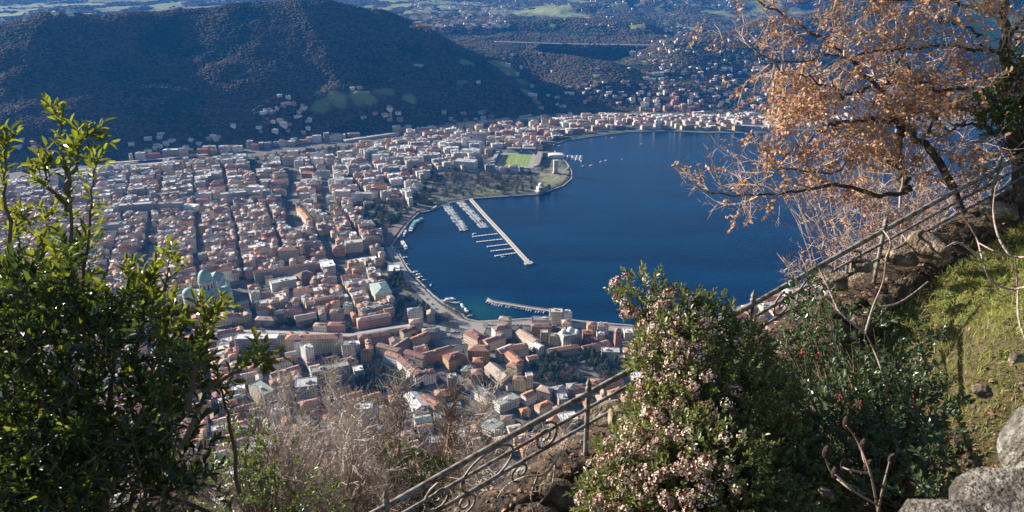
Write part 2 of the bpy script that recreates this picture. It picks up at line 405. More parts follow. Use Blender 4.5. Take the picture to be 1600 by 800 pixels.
# plaza by the harbour
def sheet(name, pts, z, m, z0=None):
    w = [P(a, b) for a, b in pts]; g = Geo(); n = len(w)
    V = [(p[0], p[1], z) for p in w]
    if n in (4, 5, 6, 8): g.add(V, [tuple(range(n))])
    return g.obj(name, m, kind='structure')
sheet("harbour_square", [(668, 522), (700, 500), (735, 508), (762, 512), (750, 536), (700, 545)], 3.40, paving)
sheet("memorial_garden", [(846, 298), (880, 286), (890, 270), (862, 262), (846, 270), (838, 288)], 3.45, mat('dry_lawn', (.20, .20, .09), .95, .3, .05))
sheet("park_lawn", [(736, 308), (800, 304), (840, 300), (820, 290), (770, 290), (735, 296)], 3.42, mat('park_grass', (.13, .14, .07), .95, .3, .05))
for k_, (pts_, w_) in enumerate([([(846, 270), (868, 276), (888, 274)], 6), ([(842, 284), (866, 282), (889, 262)], 5)]):
    g = Geo(); ribbon(g, path_px(pts_), w_, 3.3, 3.55); g.obj("garden_path", paving, kind='structure')
g = Geo(); ribbon(g, path_px([(262, 512), (300, 516), (372, 517), (450, 519), (540, 523), (562, 520), (600, 514), (640, 508)], z=9), 7, 2, 9); g.obj("raised_railway_wall", concrete, kind='structure')
ROADS.append((path_px([(262, 512), (372, 517), (450, 519), (540, 523), (562, 520), (600, 514), (640, 508)], z=4), 10))

# railway yard across the foot of the hill
p_rail = [(-150, 291), (0, 277), (150, 264), (300, 251), (400, 240), (520, 226), (620, 214)]
pr = path_px(p_rail, z=3); g = Geo(); ribbon(g, pr, 70, 2, 3.9); g.obj("railway_bed", mat('railway_ballast', (.20, .17, .15), .95, .25, .08), kind='structure'); ROADS.append((pr, 74))
T = np.gradient(pr, axis=0); T /= np.linalg.norm(T, axis=1)[:, None]; NN = np.stack([-T[:, 1], T[:, 0]], -1)
g = Geo()
for off in (-26, -20, -13, -6, 2, 9, 17, 25): ribbon(g, pr + NN * off, 1.6, 3.9, 4.25)
g.obj("railway_track", mat('rail_steel', (.30, .28, .27), .6, .2, .3), kind='stuff')
canopy = mat('canopy_sheet', (.50, .46, .42), .8, .15, .05)
for k, (i0, i1, off, lab) in enumerate([(17, 23, 30, 'long pale station canopy along the far side of the rail yard'), (23, 26, 33, 'short white station canopy at the right end of the long pale one'), (14, 22, -16, 'grey platform canopy nearest the town on the rail yard')]):
    t = thing("station_canopy", lab, "canopy"); q = (pr + NN * off)[i0:i1 + 1]
    g = Geo(); ribbon(g, q, 9, 8.2, 9.0); g.obj("roof", canopy, t)
    for j in range(0, len(q)):
        g = Geo(); box(g, q[j], .7, .7, 3.4, 8.2); g.obj("column", concrete, t)
t = thing("rail_depot", "long pale flat-roofed rail depot beside the tracks below the terraced knoll", "depot")
q = path_px([(538, 219), (600, 210), (622, 207)], z=10); g = Geo(); ribbon(g, q, 16, 2, 10); g.obj("wall", PALM[PAL['w_beige']], t)
g = Geo(); ribbon(g, q, 17, 10, 10.8); g.obj("roof", canopy, t)

# ------------------------------------------------------------------ houses
glassi, shuti, balci = PAL['glass'], PAL['shutter'], PAL['balcony']
FOOTP = []   # centre x, y, u, half w, half d
def house_geo(o, u, w, d, z0, zb, h, roof, wc, rc, G, wins=2, rng=rnd, balc=False, chim=True, pitch=.42):
    """o: near-left ground corner, u: unit vector along the front, n = away. G: dict of Geo for wall, roof, window, balcony, chimney"""
    n = np.array([-u[1], u[0]])
    top = z0 + h
    def pt(a, b, z): return (o[0] + u[0] * a + n[0] * b, o[1] + u[1] * a + n[1] * b, z)
    G['wall'].add([pt(0, 0, zb), pt(w, 0, zb), pt(w, d, zb), pt(0, d, zb), pt(0, 0, top), pt(w, 0, top), pt(w, d, top), pt(0, d, top)], BOXF, wc)
    e = .6; R = G['roof']
    if roof == 'flat':
        R.add([pt(-.2, -.2, top + .01), pt(w + .2, -.2, top + .01), pt(w + .2, d + .2, top + .01), pt(-.2, d + .2, top + .01),
               pt(-.2, -.2, top + .8), pt(w + .2, -.2, top + .8), pt(w + .2, d + .2, top + .8), pt(-.2, d + .2, top + .8),
               pt(.35, .35, top + .8), pt(w - .35, .35, top + .8), pt(w - .35, d - .35, top + .8), pt(.35, d - .35, top + .8),
               pt(.35, .35, top + .3), pt(w - .35, .35, top + .3), pt(w - .35, d - .35, top + .3), pt(.35, d - .35, top + .3)],
              [(0, 1, 5, 4), (1, 2, 6, 5), (2, 3, 7, 6), (3, 0, 4, 7), (4, 5, 9, 8), (5, 6, 10, 9), (6, 7, 11, 10), (7, 4, 8, 11), (8, 9, 13, 12), (9, 10, 14, 13), (10, 11, 15, 14), (11, 8, 12, 15), (12, 13, 14, 15)], rc)
        if w > 9 and d > 8:
            for _ in range(1 + int(w > 22)):
                a = rng.uniform(.2, .65) * w; b = rng.uniform(.25, .5) * d; s1 = min(3.5, w * .25); s2 = min(3.2, d * .3); hh = rng.uniform(1.6, 3.2)
                G['chimney'].add([pt(a, b, top + .3), pt(a + s1, b, top + .3), pt(a + s1, b + s2, top + .3), pt(a, b + s2, top + .3), pt(a, b, top + hh), pt(a + s1, b, top + hh), pt(a + s1, b + s2, top + hh), pt(a, b + s2, top + hh)], BOXF, wc)
    else:
        along = w >= d
        W_, D_ = (w, d) if along else (d, w)
        def q(a, b, z): return pt(a, b, z) if along else pt(b, a, z)
        rh = min(D_ / 2 * pitch, 4.8); t0 = top + .05; t1 = top + .35
        hp = 0 if roof == 'gable' else min(D_ / 2, W_ / 2 - .2)
        ex = e if roof == 'hip' else .35
        c = [q(-ex, -e, t0), q(W_ + ex, -e, t0), q(W_ + ex, D_ + e, t0), q(-ex, D_ + e, t0), q(-ex, -e, t1), q(W_ + ex, -e, t1), q(W_ + ex, D_ + e, t1), q(-ex, D_ + e, t1)]
        if roof == 'gable': c += [q(-ex, D_ / 2, t1 + rh), q(W_ + ex, D_ / 2, t1 + rh)]
        else: c += [q(hp, D_ / 2, t1 + rh), q(W_ - hp, D_ / 2, t1 + rh)]
        F = [(0, 1, 5, 4), (1, 2, 6, 5), (2, 3, 7, 6), (3, 0, 4, 7), (4, 5, 9, 8), (6, 7, 8, 9), (5, 6, 9), (7, 4, 8), (0, 3, 2, 1)]
        if not along: F = [tuple(reversed(f)) for f in F]
        R.add(c, F, rc)
        if chim:
            if rng.random() < .34:      # roof terrace or stair head
                a = rng.uniform(.2, .6) * W_; bb = D_ * rng.uniform(.15, .4); s1 = rng.uniform(2, 4); s2 = min(2.6, D_ * .3); z1 = t1 + rh * .75 + rng.uniform(.2, 1.2)
                G['chimney'].add([q(a, bb, top), q(a + s1, bb, top), q(a + s1, bb + s2, top), q(a, bb + s2, top), q(a, bb, z1), q(a + s1, bb, z1), q(a + s1, bb + s2, z1), q(a, bb + s2, z1)], BOXF, rng.choice([wc, rc, PAL['r_pale'], PAL['r_grey']]))
            for _ in range(1 + int(W_ > 16) + int(W_ > 30)):
                a = rng.uniform(.15, .85) * W_; b = D_ * rng.choice([.3, .7]); z1 = t1 + rh * .62 + 1.3; s = .9
                G['chimney'].add([q(a, b, top), q(a + s, b, top), q(a + s, b + s, top), q(a, b + s, top), q(a, b, z1), q(a + s, b, z1), q(a + s, b + s, z1), q(a, b + s, z1)], BOXF, wc)
    if wins:
        nf = max(1, int((h - .6) // 3.2)); fh = (h - .6) / nf; K = G['window']
        sides = [((0, 0), (1, 0), w, (0, -1)), ((0, 0), (0, 1), d, (-1, 0)), ((w, 0), (0, 1), d, (1, 0)), ((w, d), (-1, 0), w, (0, 1))][:4 if wins > 2 else 3]
        sp_ = 3.1 if wins > 1 else 3.6
        for (sx, sy), (dx, dy), L, (ox, oy) in sides:
            k = max(1, int(L // sp_)); st = L / k; ww = .58; wh = min(.85, fh * .29); off = .07
            ii, jj = np.meshgrid(np.arange(k), np.arange(nf)); ii = ii.ravel(); jj = jj.ravel()
            c = (ii + .5) * st; zc = z0 + .3 + (jj + .55) * fh
            Vq = []
            for sa, sb in ((-1, -1), (1, -1), (1, 1), (-1, 1)):
                a = sx + dx * (c + sa * ww) + ox * off; b = sy + dy * (c + sa * ww) + oy * off
                Vq.append(np.stack([o[0] + u[0] * a + n[0] * b, o[1] + u[1] * a + n[1] * b, zc + sb * wh], -1))
            Vq = np.stack(Vq, 1).reshape(-1, 3)
            mi = np.where(np.array([rng.random() for _ in range(len(ii))]) < .55, glassi, shuti)
            K.add(Vq, np.arange(len(ii) * 4).reshape(-1, 4), mi)
            if balc:
                for j in range(1, nf):
                    for b0 in (np.arange(.5, L - 4, 6.5) if L > 8 else [.8]):
                        l = min(4.2, L - 1.6); z = z0 + .3 + j * fh; A = []
                        for zz in (z - .15, z + .85):
                            for s_, t_ in ((b0, .02), (b0 + l, .02), (b0 + l, 1.2), (b0, 1.2)):
                                a = sx + dx * s_ + ox * t_; b = sy + dy * s_ + oy * t_
                                A.append(pt(a, b, zz))
                        G['balcony'].add(A, BOXF, balci)
def newG(): return {k: Geo() for k in ('wall', 'roof', 'window', 'balcony', 'chimney')}
HOUSES = []
def emit_house(G, name, label, cat, loc, group=None, mats=PALM):
    t = thing(name, label, cat, loc, group)
    for k, nm in (('wall', 'wall'), ('roof', 'roof'), ('window', 'window'), ('balcony', 'balcony'), ('chimney', 'chimney')):
        g = G[k]
        if not g.n: continue
        g.V = [v - np.array(loc) for v in g.V]
        # keep just the palette entries this mesh uses
        used = sorted(set(int(i) for m in g.M for i in np.unique(m))); mp = {u_: i for i, u_ in enumerate(used)}
        g.M = [np.array([mp[int(i)] for i in m]) if len(used) > 1 else np.zeros(len(m), int) for m in g.M]
        o = g.obj(nm, [mats[i] for i in used], t)
        if len(g.V) > 1 and k != 'wall': o['kind'] = 'stuff'
        if k in ('window', 'balcony'): o['kind'] = 'stuff'
    HOUSES.append(t)
    return t
def foot_of(o, u, w, d):
    n = np.array([-u[1], u[0]]); c = np.array(o[:2]) + u * w / 2 + n * d / 2
    return (c[0], c[1], u[0], u[1], w / 2, d / 2)
def b(ax, ay, bx, by, d, h, roof, wc, rc, label, wins=3, balc=False, name=None, cat=None, ground=3.0, pitch=.42):
    A = P(ax, ay, ground + h)[:2]; B = P(bx, by, ground + h)[:2]
    u = B - A; w = np.linalg.norm(u); u /= w
    n = np.array([-u[1], u[0]])
    G = newG()
    house_geo(A, u, w, d, ground, ground - 2, h, roof, PAL['w_' + wc], PAL['r_' + rc], G, wins, rnd, balc, pitch=pitch)
    c = A + u * w / 2 + n * d / 2
    FOOTP.append(foot_of(A, u, w, d))
    nm = name or ('apartment_block' if h >= 16 else 'house')
    return emit_house(G, nm, label, cat or ('apartment block' if h >= 16 else 'house'), (c[0], c[1], ground))
ORD = ['first', 'second', 'third', 'fourth', 'fifth', 'sixth', 'seventh', 'eighth', 'ninth', 'tenth', 'eleventh', 'twelfth', 'thirteenth', 'fourteenth', 'fifteenth', 'sixteenth', 'seventeenth', 'eighteenth', 'nineteenth', 'twentieth'] + [d_ + '-' + q_ for d_ in ('twenty', 'thirty', 'forty') for q_ in ('first', 'second', 'third', 'fourth', 'fifth', 'sixth', 'seventh', 'eighth', 'ninth')]
# hand placed buildings: near roof edge from pixel to pixel, depth away, height
BL = [
 (445,531,529,529,14,24,'hip','cream','terracotta','long cream apartment block with orange roof behind the white tower block',False),
 (366,530,432,529,14,22,'flat','grey','white','grey apartment row with white flat roof left of the long orange-roofed block',True),
 (477,547,490,542,13,26,'flat','white','pale','narrow white tower block standing in front of the long orange-roofed block',False),
 (459,535,468,536,10,22,'flat','white','grey','slim white wing squeezed in just left of the narrow white tower block',False),
 (534,540,553,539,13,25,'flat','white','grey','dark balconied tower with white left face at the right end of the orange-roofed block',True),
 (483,575,530,562,14,8,'gable','beige','darkred','long low dark red roofed shed below the narrow white tower block',False),
 (487,583,545,571,12,22,'flat','beige','greygreen','shaded terraced apartment block with many balconies beside the dark conifers',True),
 (461,606,495,602,20,18,'flat','grey','pale','square grey flat-roofed block half hidden by bare saplings left of the terraced block',False),
 (425,590,470,576,11,10,'gable','beige','terracotta','long thin orange-roofed house running up to the dark red shed',False),
 (395,565,436,552,10,12,'gable','beige','terracotta','narrow terracotta-roofed house below the grey apartment row',False),
 (388,602,412,618,15,20,'flat','cream','greygreen','cream block with pale green roof seen between the dark bush and bare saplings',False),
 (398,500,428,501,11,10,'hip','grey','pinkish','pink-roofed villa above the raised railway wall near the cathedral',False),
 (489,510,510,511,11,10,'hip','white','pinkish','small white villa with pale hipped roof above the raised railway wall',False),
 (512,509,538,509,11,11,'hip','pink','terracotta','low pink building with terracotta roof left of the long pink arcade building',False),
 (559,503,611,494,12,13,'hip','pink','pinkish','long pink building with rows of arched windows below the green-roofed palace',False),
 (560,530,610,523,13,11,'hip','pink','brown','long reddish building below the raised railway wall',False),
 (640,506,661,504,14,13,'hip','cream','pinkish','pink-roofed villa beside the road where the railway wall ends',False),
 (631,521,652,514,12,12,'gable','beige','darkred','gabled house with dark red roof just below the pink-roofed villa',False),
 (660,520,687,518,12,12,'hip','grey','grey','grey hipped-roof house at the left edge of the harbour square',False),
 (645,534,672,522,10,12,'gable','cream','orange','bright orange gabled house left of the harbour square',False),
 (587,541,621,550,10,13,'gable','beige','brown','long brown-roofed wing left of the L-shaped white house',False),
 (620,546,643,531,10,13,'gable','beige','brown','brown gabled wing joining the bright orange gabled house',False),
 (600,553,619,560,10,12,'gable','white','terracotta','white-walled short house at the upper end of the long white house',False),
 (620,562,648,588,13,15,'gable','white','darkred','long white house with dark red roof beside the dark conifers',False),
 (649,590,681,583,12,14,'hip','white','darkred','blue-shaded white end wing of the long house beside the thin road',False),
 (630,551,660,561,10,13,'gable','beige','darkred','red-roofed wing above the paved courtyard',False),
 (662,558,706,545,10,13,'gable','ochre','brown','ochre wing with brown roof along the top of the paved courtyard',False),
 (701,565,729,557,18,16,'hip','ochre','darkred','square ochre palace with dark red hipped roof beside the paved courtyard',False),
 (731,548,764,549,16,17,'hip','ochre','terracotta','ochre palace with orange roof behind the thin lamp-lined road',False),
 (724,521,746,533,18,13,'hip','cream','darkred','rounded cream corner building with red roof on the harbour square',False),
 (774,518,800,513,15,15,'hip','white','brown','white lakefront house with brown roof right of the harbour square',False),
 (779,499,797,501,10,19,'hip','cream','pinkish','tall pink-roofed part rising behind the white lakefront house',False),
 (762,537,790,527,12,13,'gable','cream','terracotta','terracotta-roofed terrace in front of the white lakefront house',False),
 (784,553,806,544,14,12,'gable','beige','pinkish','pink-roofed house beside the ochre palace with orange roof',False),
 (859,488,879,488,12,19,'flat','cream','pale','tall cream block on the shore at the root of the curved boat mole',False),
 (881,491,894,489,11,16,'flat','white','pale','white flat-roofed cube right of the tall cream shore block',False),
 (831,500,861,501,12,15,'flat','white','grey','white block with grey roof left of the tall cream shore block',False),
 (831,511,862,511,10,13,'hip','pink','brown','pink-fronted building below the white block with grey roof',False),
 (845,520,856,520,8,14,'flat','yellow','pale','narrow yellow house left of the domed theatre',False),
 (858,526,874,526,10,13,'flat','yellow','grey','pale yellow flat-roofed house touching the domed theatre',False),
 (911,522,926,522,12,12,'gable','ochre','orange','orange-roofed house right of the domed theatre',False),
 (914,533,933,534,12,10,'flat','red','darkred','dark red block right of the domed theatre',False),
 (912,546,953,536,9,9,'gable','pink','terracotta','long low terracotta row above the dark green park trees on the right',False),
 (857,551,906,543,10,9,'gable','cream','terracotta','long low terracotta row above the dark green park trees on the left',False),
 (940,550,968,551,12,13,'flat','white','pale','white block with vertical window strips right of the park trees',False),
 (806,519,832,536,13,13,'gable','cream','pinkish','long cream house with pink roof left of the white gabled house',False),
 (824,533,842,544,9,12,'gable','white','white','white gabled house with white roof behind the domed theatre square',False),
 (798,548,826,543,14,12,'gable','cream','terracotta','broad terracotta-roofed house below the long cream house',False),
 (788,553,806,568,12,12,'gable','cream','orange','long cream house with smooth orange roof pointing at the viewer',False),
 (826,563,842,560,10,10,'gable','cream','terracotta','small terracotta house at the left edge of the park trees',False),
 (791,571,808,577,11,12,'hip','yellow','terracotta','yellow house with red hipped roof right of the beige church',False),
 (801,594,821,596,11,15,'hip','yellow','brown','tall yellow villa with brown roof below the beige church',False),
 (823,588,833,587,8,18,'flat','cream','pale','square cream stair tower attached to the tall yellow villa',False),
 (735,609,762,626,13,10,'flat','white','grey','white villa with grey flat roof below the beige church',False),
 (781,634,811,622,15,11,'flat','white','greygreen','white balconied villa with grey-green flat roof, upper one of the two',True),
 (750,661,773,672,16,12,'flat','white','greygreen','white balconied villa with grey-green flat roof, lower one of the two',True),
 (783,659,804,658,12,8,'hip','cream','brown','small house with pyramid brown roof beside the lower balconied villa',False),
 (815,645,829,642,8,7,'hip','ochre','orange','tiny orange house in front of the cluster of red roofs',False),
 (822,622,838,615,10,12,'gable','white','orange','white house with orange roof, left one of the red roof cluster',False),
 (838,609,859,615,12,14,'hip','beige','pinkish','tallest house with pinkish roof in the red roof cluster',False),
 (843,640,864,631,10,9,'hip','cream','orange','low house with bright orange roof, front one of the red roof cluster',False),
 (868,616,888,612,16,11,'hip','beige','grey','grey hipped house right of the red roof cluster',False),
 (888,609,904,608,14,9,'hip','grey','grey','low round-cornered grey roof right of the grey hipped house',False),
 (919,600,943,601,12,10,'hip','cream','orange','cream house with orange hipped roof just above the railing',False),
 (943,609,975,596,9,9,'gable','cream','orange','long red-orange roof just above the railing near the flowering bush',False),
 (904,623,921,619,8,8,'hip','pink','pinkish','small pink house low above the railing',False),
 (893,606,914,606,8,9,'hip','beige','brown','low brown-roofed house behind the small pink house',False),
 (954,616,974,610,8,8,'hip','yellow','terracotta','small yellow house peeping over the railing beside the flowering bush',False),
 (521,613,541,607,9,7,'gable','beige','orange','red-roofed shed below the terraced block, uppermost of the row',False),
 (545,622,568,616,9,7,'gable','beige','orange','second red-roofed shed down from the terraced block',False),
 (543,633,562,627,8,7,'gable','pink','terracotta','low red shed left of the twin white blocks',False),
 (570,625,596,618,9,7,'gable','beige','orange','long red-roofed shed right behind the twin white blocks',False),
 (507,644,524,636,8,7,'gable','beige','terracotta','lone red-roofed shed deepest among the bare saplings',False),
 (563,640,582,638,12,14,'flat','white','white','taller of the twin white blocks behind the bare saplings',False),
 (584,645,606,640,12,10,'flat','white','pale','lower of the twin white blocks behind the bare saplings',False),
 (610,624,625,620,9,9,'hip','cream','orange','cream house with orange roof above the white-roofed hall',False),
 (632,618,650,640,15,10,'gable','white','white','hall with gleaming white gabled roof above the bare saplings',False),
 (655,622,678,636,12,12,'gable','cream','terracotta','cream house with terracotta roof right of the gleaming white hall',False),
 (699,591,713,590,10,20,'flat','beige','pale','plain beige tower beside the thin road and the beige church',False),
 (648,648,670,644,12,10,'flat','beige','grey','grey-roofed house below the gleaming white hall',False),
 (672,693,699,690,12,10,'flat','grey','pale','pale grey block lowest among the saplings above the railing',False),
 (590,676,616,672,12,10,'hip','beige','grey','grey-roofed villa lost in bare saplings at the foot of the slope',False),
 (700,640,722,636,12,10,'flat','cream','grey','cream block behind saplings left of the upper balconied villa',False),
 (470,636,500,630,12,13,'hip','beige','terracotta','terracotta-roofed block behind saplings under the square grey block',False),
 (420,650,445,644,12,12,'flat','white','grey','white block behind saplings near the dark leafy bush',False),
 (300,640,330,634,12,12,'gable','beige','terracotta','red-roofed house glimpsed low through the dark leafy bush',False),
 (586,461,612,457,44,17,'hip','cream','green','large palace with green and white metal hipped roof near the promenade',False),
 (637,488,661,486,13,12,'hip','white','grey','white villa among dark trees beside the lakeside road',False),
 (551,411,590,405,16,6,'flat','white','white','long low building with gleaming white roof beside the waterfront square',False),
 (541,424,573,419,13,11,'hip','beige','terracotta','terracotta-roofed row in front of the gleaming white waterfront roof',False),
 (606,424,624,423,26,9,'flat','white','white','white-framed flat building with open court by the pier heads',False),
 (424,444,464,436,15,14,'flat','white','pale','white palace with pale grey roof right of the green-domed cathedral',False),
 (397,428,492,413,10,17,'gable','grey','terracotta','very long grey building behind the white palace with pale roof',False),
 (434,392,466,391,16,21,'hip','cream','terracotta','big cream palace with terracotta roof in the middle of the old town',False),
 (504,418,524,415,28,16,'flat','white','white','white palace with white mansard roof at the end of the dark avenue',False),
 (470,434,490,427,18,15,'hip','ochre','brown','rounded ochre building behind the white palace with pale roof',False),
 (458,456,481,455,13,14,'gable','white','orange','white house with orange roof and a row of windows below the long grey building',False),
 (463,503,495,497,20,8,'gable','beige','pinkish','broad pinkish low roof like a factory left of the school',False),
 (515,490,536,489,14,13,'hip','cream','brown','cream courtyard house with brown roof left of the green-roofed palace',False),
 (536,478,548,478,12,14,'flat','white','greygreen','white house with grey-green roof close left of the green-roofed palace',False),
 (540,381,566,378,16,19,'flat','cream','pale','ornate cream hotel with white roof terrace facing the ferry piers',True),
 (567,377,594,374,16,17,'hip','beige','brown','beige hotel with brown roof right of the ornate cream hotel',False),
 (520,390,539,388,20,15,'hip','pink','terracotta','terracotta courtyard block left of the ornate cream hotel',False),
 (581,243,607,242,14,22,'flat','white','pale','white slab block, left end of the pale row below the rail depot',False),
 (609,246,630,245,13,17,'flat','grey','pale','grey slab block in the middle of the pale row below the rail depot',False),
 (632,247,660,246,14,21,'flat','white','pale','white striped slab block in the pale row below the rail depot',True),
 (661,243,684,242,14,22,'flat','grey','pale','pale slab block at the right end of the row below the rail depot',False),
 (522,299,546,299,14,20,'flat','white','white','bright white block of flats between the two avenues and the park',True),
 (548,303,580,303,12,16,'flat','white','pale','long white block of flats right of the bright white one',False),
 (471,271,491,272,16,12,'hip','red','orange','brick red palace roof at the head of the second avenue',False),
 (493,268,514,268,13,18,'flat','grey','grey','grey block right of the brick red palace roof',False),
 (385,292,410,293,13,17,'flat','white','white','white block at the left of the wide avenue',False),
 (427,299,446,298,15,13,'hip','cream','terracotta','cream house with terracotta roof beside the wide avenue',False),
 (463,326,478,344,13,15,'hip','cream','orange','sunlit cream corner house at the sharp end of the wide avenue',False),
 (709,252,741,254,30,18,'flat','white','pale','white courtyard block nearest the stadium parking',False),
 (720,235,748,236,24,19,'flat','white','pale','second white block beyond the courtyard block near the stadium',False),
 (729,222,751,223,22,20,'flat','white','grey','third block beyond the courtyard block near the stadium',False),
 (738,209,759,209,16,28,'flat','grey','grey','tall grey tower block farthest of the row near the stadium',False),
 (769,226,786,225,18,11,'flat','white','pale','small white rounded building behind the stadium left corner',False),
 (755,249,771,250,26,11,'flat','white','pinkish','pale pink flat-roofed gymnasium left of the stadium',False),
 (184,322,236,318,14,20,'flat','grey','pale','long blue-grey office block left of the narrow lane',False),
 (245,319,284,318,14,20,'flat','grey','grey','dark blue-grey office block right of the narrow lane',False),
 (281,323,303,324,22,12,'flat','white','white','white U-shaped building at the head of the old town lane',False),
 (344,304,384,300,13,20,'flat','grey','pale','grey slab pair at the left of the wide avenue',False),
 (166,352,196,350,16,16,'flat','grey','grey','grey box block in the old town left of the narrow lane',False),
 (1078,196,1080,196,2,2,'flat','white','pale',None,False),
 (1153,196,1200,199,16,12,'flat','grey','pale','long villa with columned lakefront face beyond the far shore lawn',False),
]
for r in BL:
    if r[9] is None: continue
    b(r[0], r[1], r[2], r[3], r[4], r[5], r[6], r[7], r[8], r[9], 3, r[10])

# beige church with apse
A = P(757, 575, 15)[:2]; B = P(783, 596, 15)[:2]
u = (B - A); w = np.linalg.norm(u); u /= w; n = np.array([-u[1], u[0]])
G = newG(); house_geo(A, u, w, 17, 3, 1, 13, 'gable', PAL['w_beige'], PAL['r_beige'], G, 0, rnd, chim=False, pitch=.7)
FOOTP.append(foot_of(A, u, w + 8, 17))
t = emit_house(G, "church", "beige church with a tall pale gabled roof and low apse above the villas", "church", (A[0], A[1], 3))
G = newG(); house_geo(B - A + n * 3.5, u, 9, 10, 0, -2, 7, 'hip', PAL['w_beige'], PAL['r_beige'], G, 0, rnd, chim=False)
G['wall'].obj("apse", PALM[PAL['w_beige']], t).data.polygons.foreach_set('material_index', np.zeros(6, np.int32))
o = G['roof'].obj("apse_roof", [PALM[PAL['r_beige']]], t); o.data.polygons.foreach_set('material_index', np.zeros(len(o.data.polygons), np.int32))

# ---------------- lathe helper
def lathe(g, c, prof, n=20, m=0):
    a = np.arange(n) * 2 * math.pi / n; V = []
    for r, z in prof: V.append(np.stack([c[0] + r * np.cos(a), c[1] + r * np.sin(a), np.full(n, c[2] + z)], -1))
    V = np.concatenate(V); i = np.arange(len(prof) - 1)[:, None] * n; j = np.arange(n)[None]; j2 = (j + 1) % n
    g.add(V, np.stack([i + j, i + j2, i + n + j2, i + n + j], -1).reshape(-1, 4), m)
def dome_prof(r, h, k=8, z0=0., e=1.0): return [(r * math.cos(t) ** e, z0 + h * math.sin(t)) for t in np.linspace(0, math.pi / 2 - .02, k)]
copper = mat('green_copper', (.24, .46, .40), .7, .2, .4); marble = mat('white_marble', (.55, .54, .50), .8, .15, .25)
darkstone = mat('nave_stone', (.33, .33, .31), .9, .2, .2)
glassm = PALM[PAL['glass']]

# ---------------- cathedral with green domes
c = P(327, 478, 3); t = thing("cathedral", "white marble cathedral with pale green dome rising beside the dark leafy bush", "cathedral", (c[0], c[1], 3))
t.rotation_euler[2] = math.radians(8)
g = Geo(); box(g, (0, 34), 24, 62, -1, 26); box(g, (0, 34), 40, 50, -1, 17); box(g, (0, 2), 52, 22, -1, 24); g.obj("wall", marble, t)
g = Geo()
for wv, z0, z1, y0, y1 in ((12.6, 26, 31, 4, 65),):
    g.add([(-wv, y0, z0), (wv, y0, z0), (wv, y1, z0), (-wv, y1, z0), (0, y0, z1), (0, y1, z1)], [(0, 1, 4), (2, 3, 5), (1, 2, 5, 4), (3, 0, 4, 5), (0, 3, 2, 1)])
g.obj("nave_roof", darkstone, t)
g = Geo(); lathe(g, (0, 2, 0), [(11, 24), (11, 42), (11.8, 42), (11.8, 43)], 8 * 3); g.obj("drum", marble, t)
g = Geo(); lathe(g, (0, 2, 43), [(11, 0)] + dome_prof(10.8, 17, 9)[1:], 16); g.obj("dome", copper, t, True)
for k in range(12):
    a = k * math.pi / 6; q = (11.1 * math.cos(a), 2 + 11.1 * math.sin(a)); g = Geo(); box(g, q, .5, 2.2, 30, 38, a); g.obj("drum_window", glassm, t)
g = Geo(); lathe(g, (0, 2, 60), [(2.0, -.3), (2.0, 5), (2.6, 5), (0.05, 10.5)], 10); g.obj("lantern", marble, t)
for x, y, r in ((-27, 2, 9.5), (27, 2, 9.5), (0, -13, 10.5)):
    g = Geo(); lathe(g, (x, y, 0), [(r, -1), (r, 22), (r + .6, 22), (r + .6, 23)], 24); ap = g.obj("apse", marble, t)
    g = Geo(); lathe(g, (x, y, 23), dome_prof(r, r * .85), 20); g.obj("half_dome", copper, ap, True)
for x, y in ((-13, -9), (13, -9), (-27, 13), (27, 13), (-13, 14), (13, 14)):
    g = Geo(); lathe(g, (x, y, 0), [(1.2, 20), (1.2, 32), (.05, 36)], 8); g.obj("pinnacle", marble, t)
FOOTP.append((c[0], c[1] + 25, 1, 0, 42, 46))

# ---------------- domed theatre
A = P(880, 531, 18)[:2]; B = P(910, 526, 18)[:2]; u = B - A; w = np.linalg.norm(u); ang = math.atan2(u[1], u[0]); c = (A + B) / 2 + np.array([-u[1], u[0]]) / w * 10
t = thing("theatre", "grey-green theatre with small pale domes near the lakefront right of the yellow houses", "theatre", (c[0], c[1], 3)); t.rotation_euler[2] = ang
gw = PALM[PAL['w_stone']]; rg = PALM[PAL['r_greygreen']]
g = Geo(); box(g, (0, 0), w, 20, -1, 15); g.obj("wall", gw, t)
g = Geo()
for r0, z0, r1, z1 in ((0, 15.02, 2.5, 19),): 
    hw, hd = w / 2 + .5, 10.5
    g.add([(-hw, -hd, z0), (hw, -hd, z0), (hw, hd, z0), (-hw, hd, z0), (-hw + r1, -hd + r1, z1), (hw - r1, -hd + r1, z1), (hw - r1, hd - r1, z1), (-hw + r1, hd - r1, z1)], BOXF)
g.obj("mansard_roof", rg, t)
for x, y, r in ((-w * .3, 3, 4), (w * .1, 5, 5), (w * .32, -3, 3.5)):
    g = Geo(); lathe(g, (x, y, 18.9), [(r, 0), (r, 1.2)] + dome_prof(r, r * .8, 7, 1.2), 16); g.obj("dome", PALM[PAL['r_white']], t, True)
wk = Geo()
for i in range(int(w // 3.2)):
    for j in range(4): box(wk, (-w / 2 + 2 + i * 3.2, -10.05), 1.2, .25, 1.5 + j * 3.5, 3.6 + j * 3.5)
o = wk.obj("window", glassm, t); o['kind'] = 'stuff'
FOOTP.append((c[0], c[1], u[0] / w, u[1] / w, w / 2 + 1, 11))

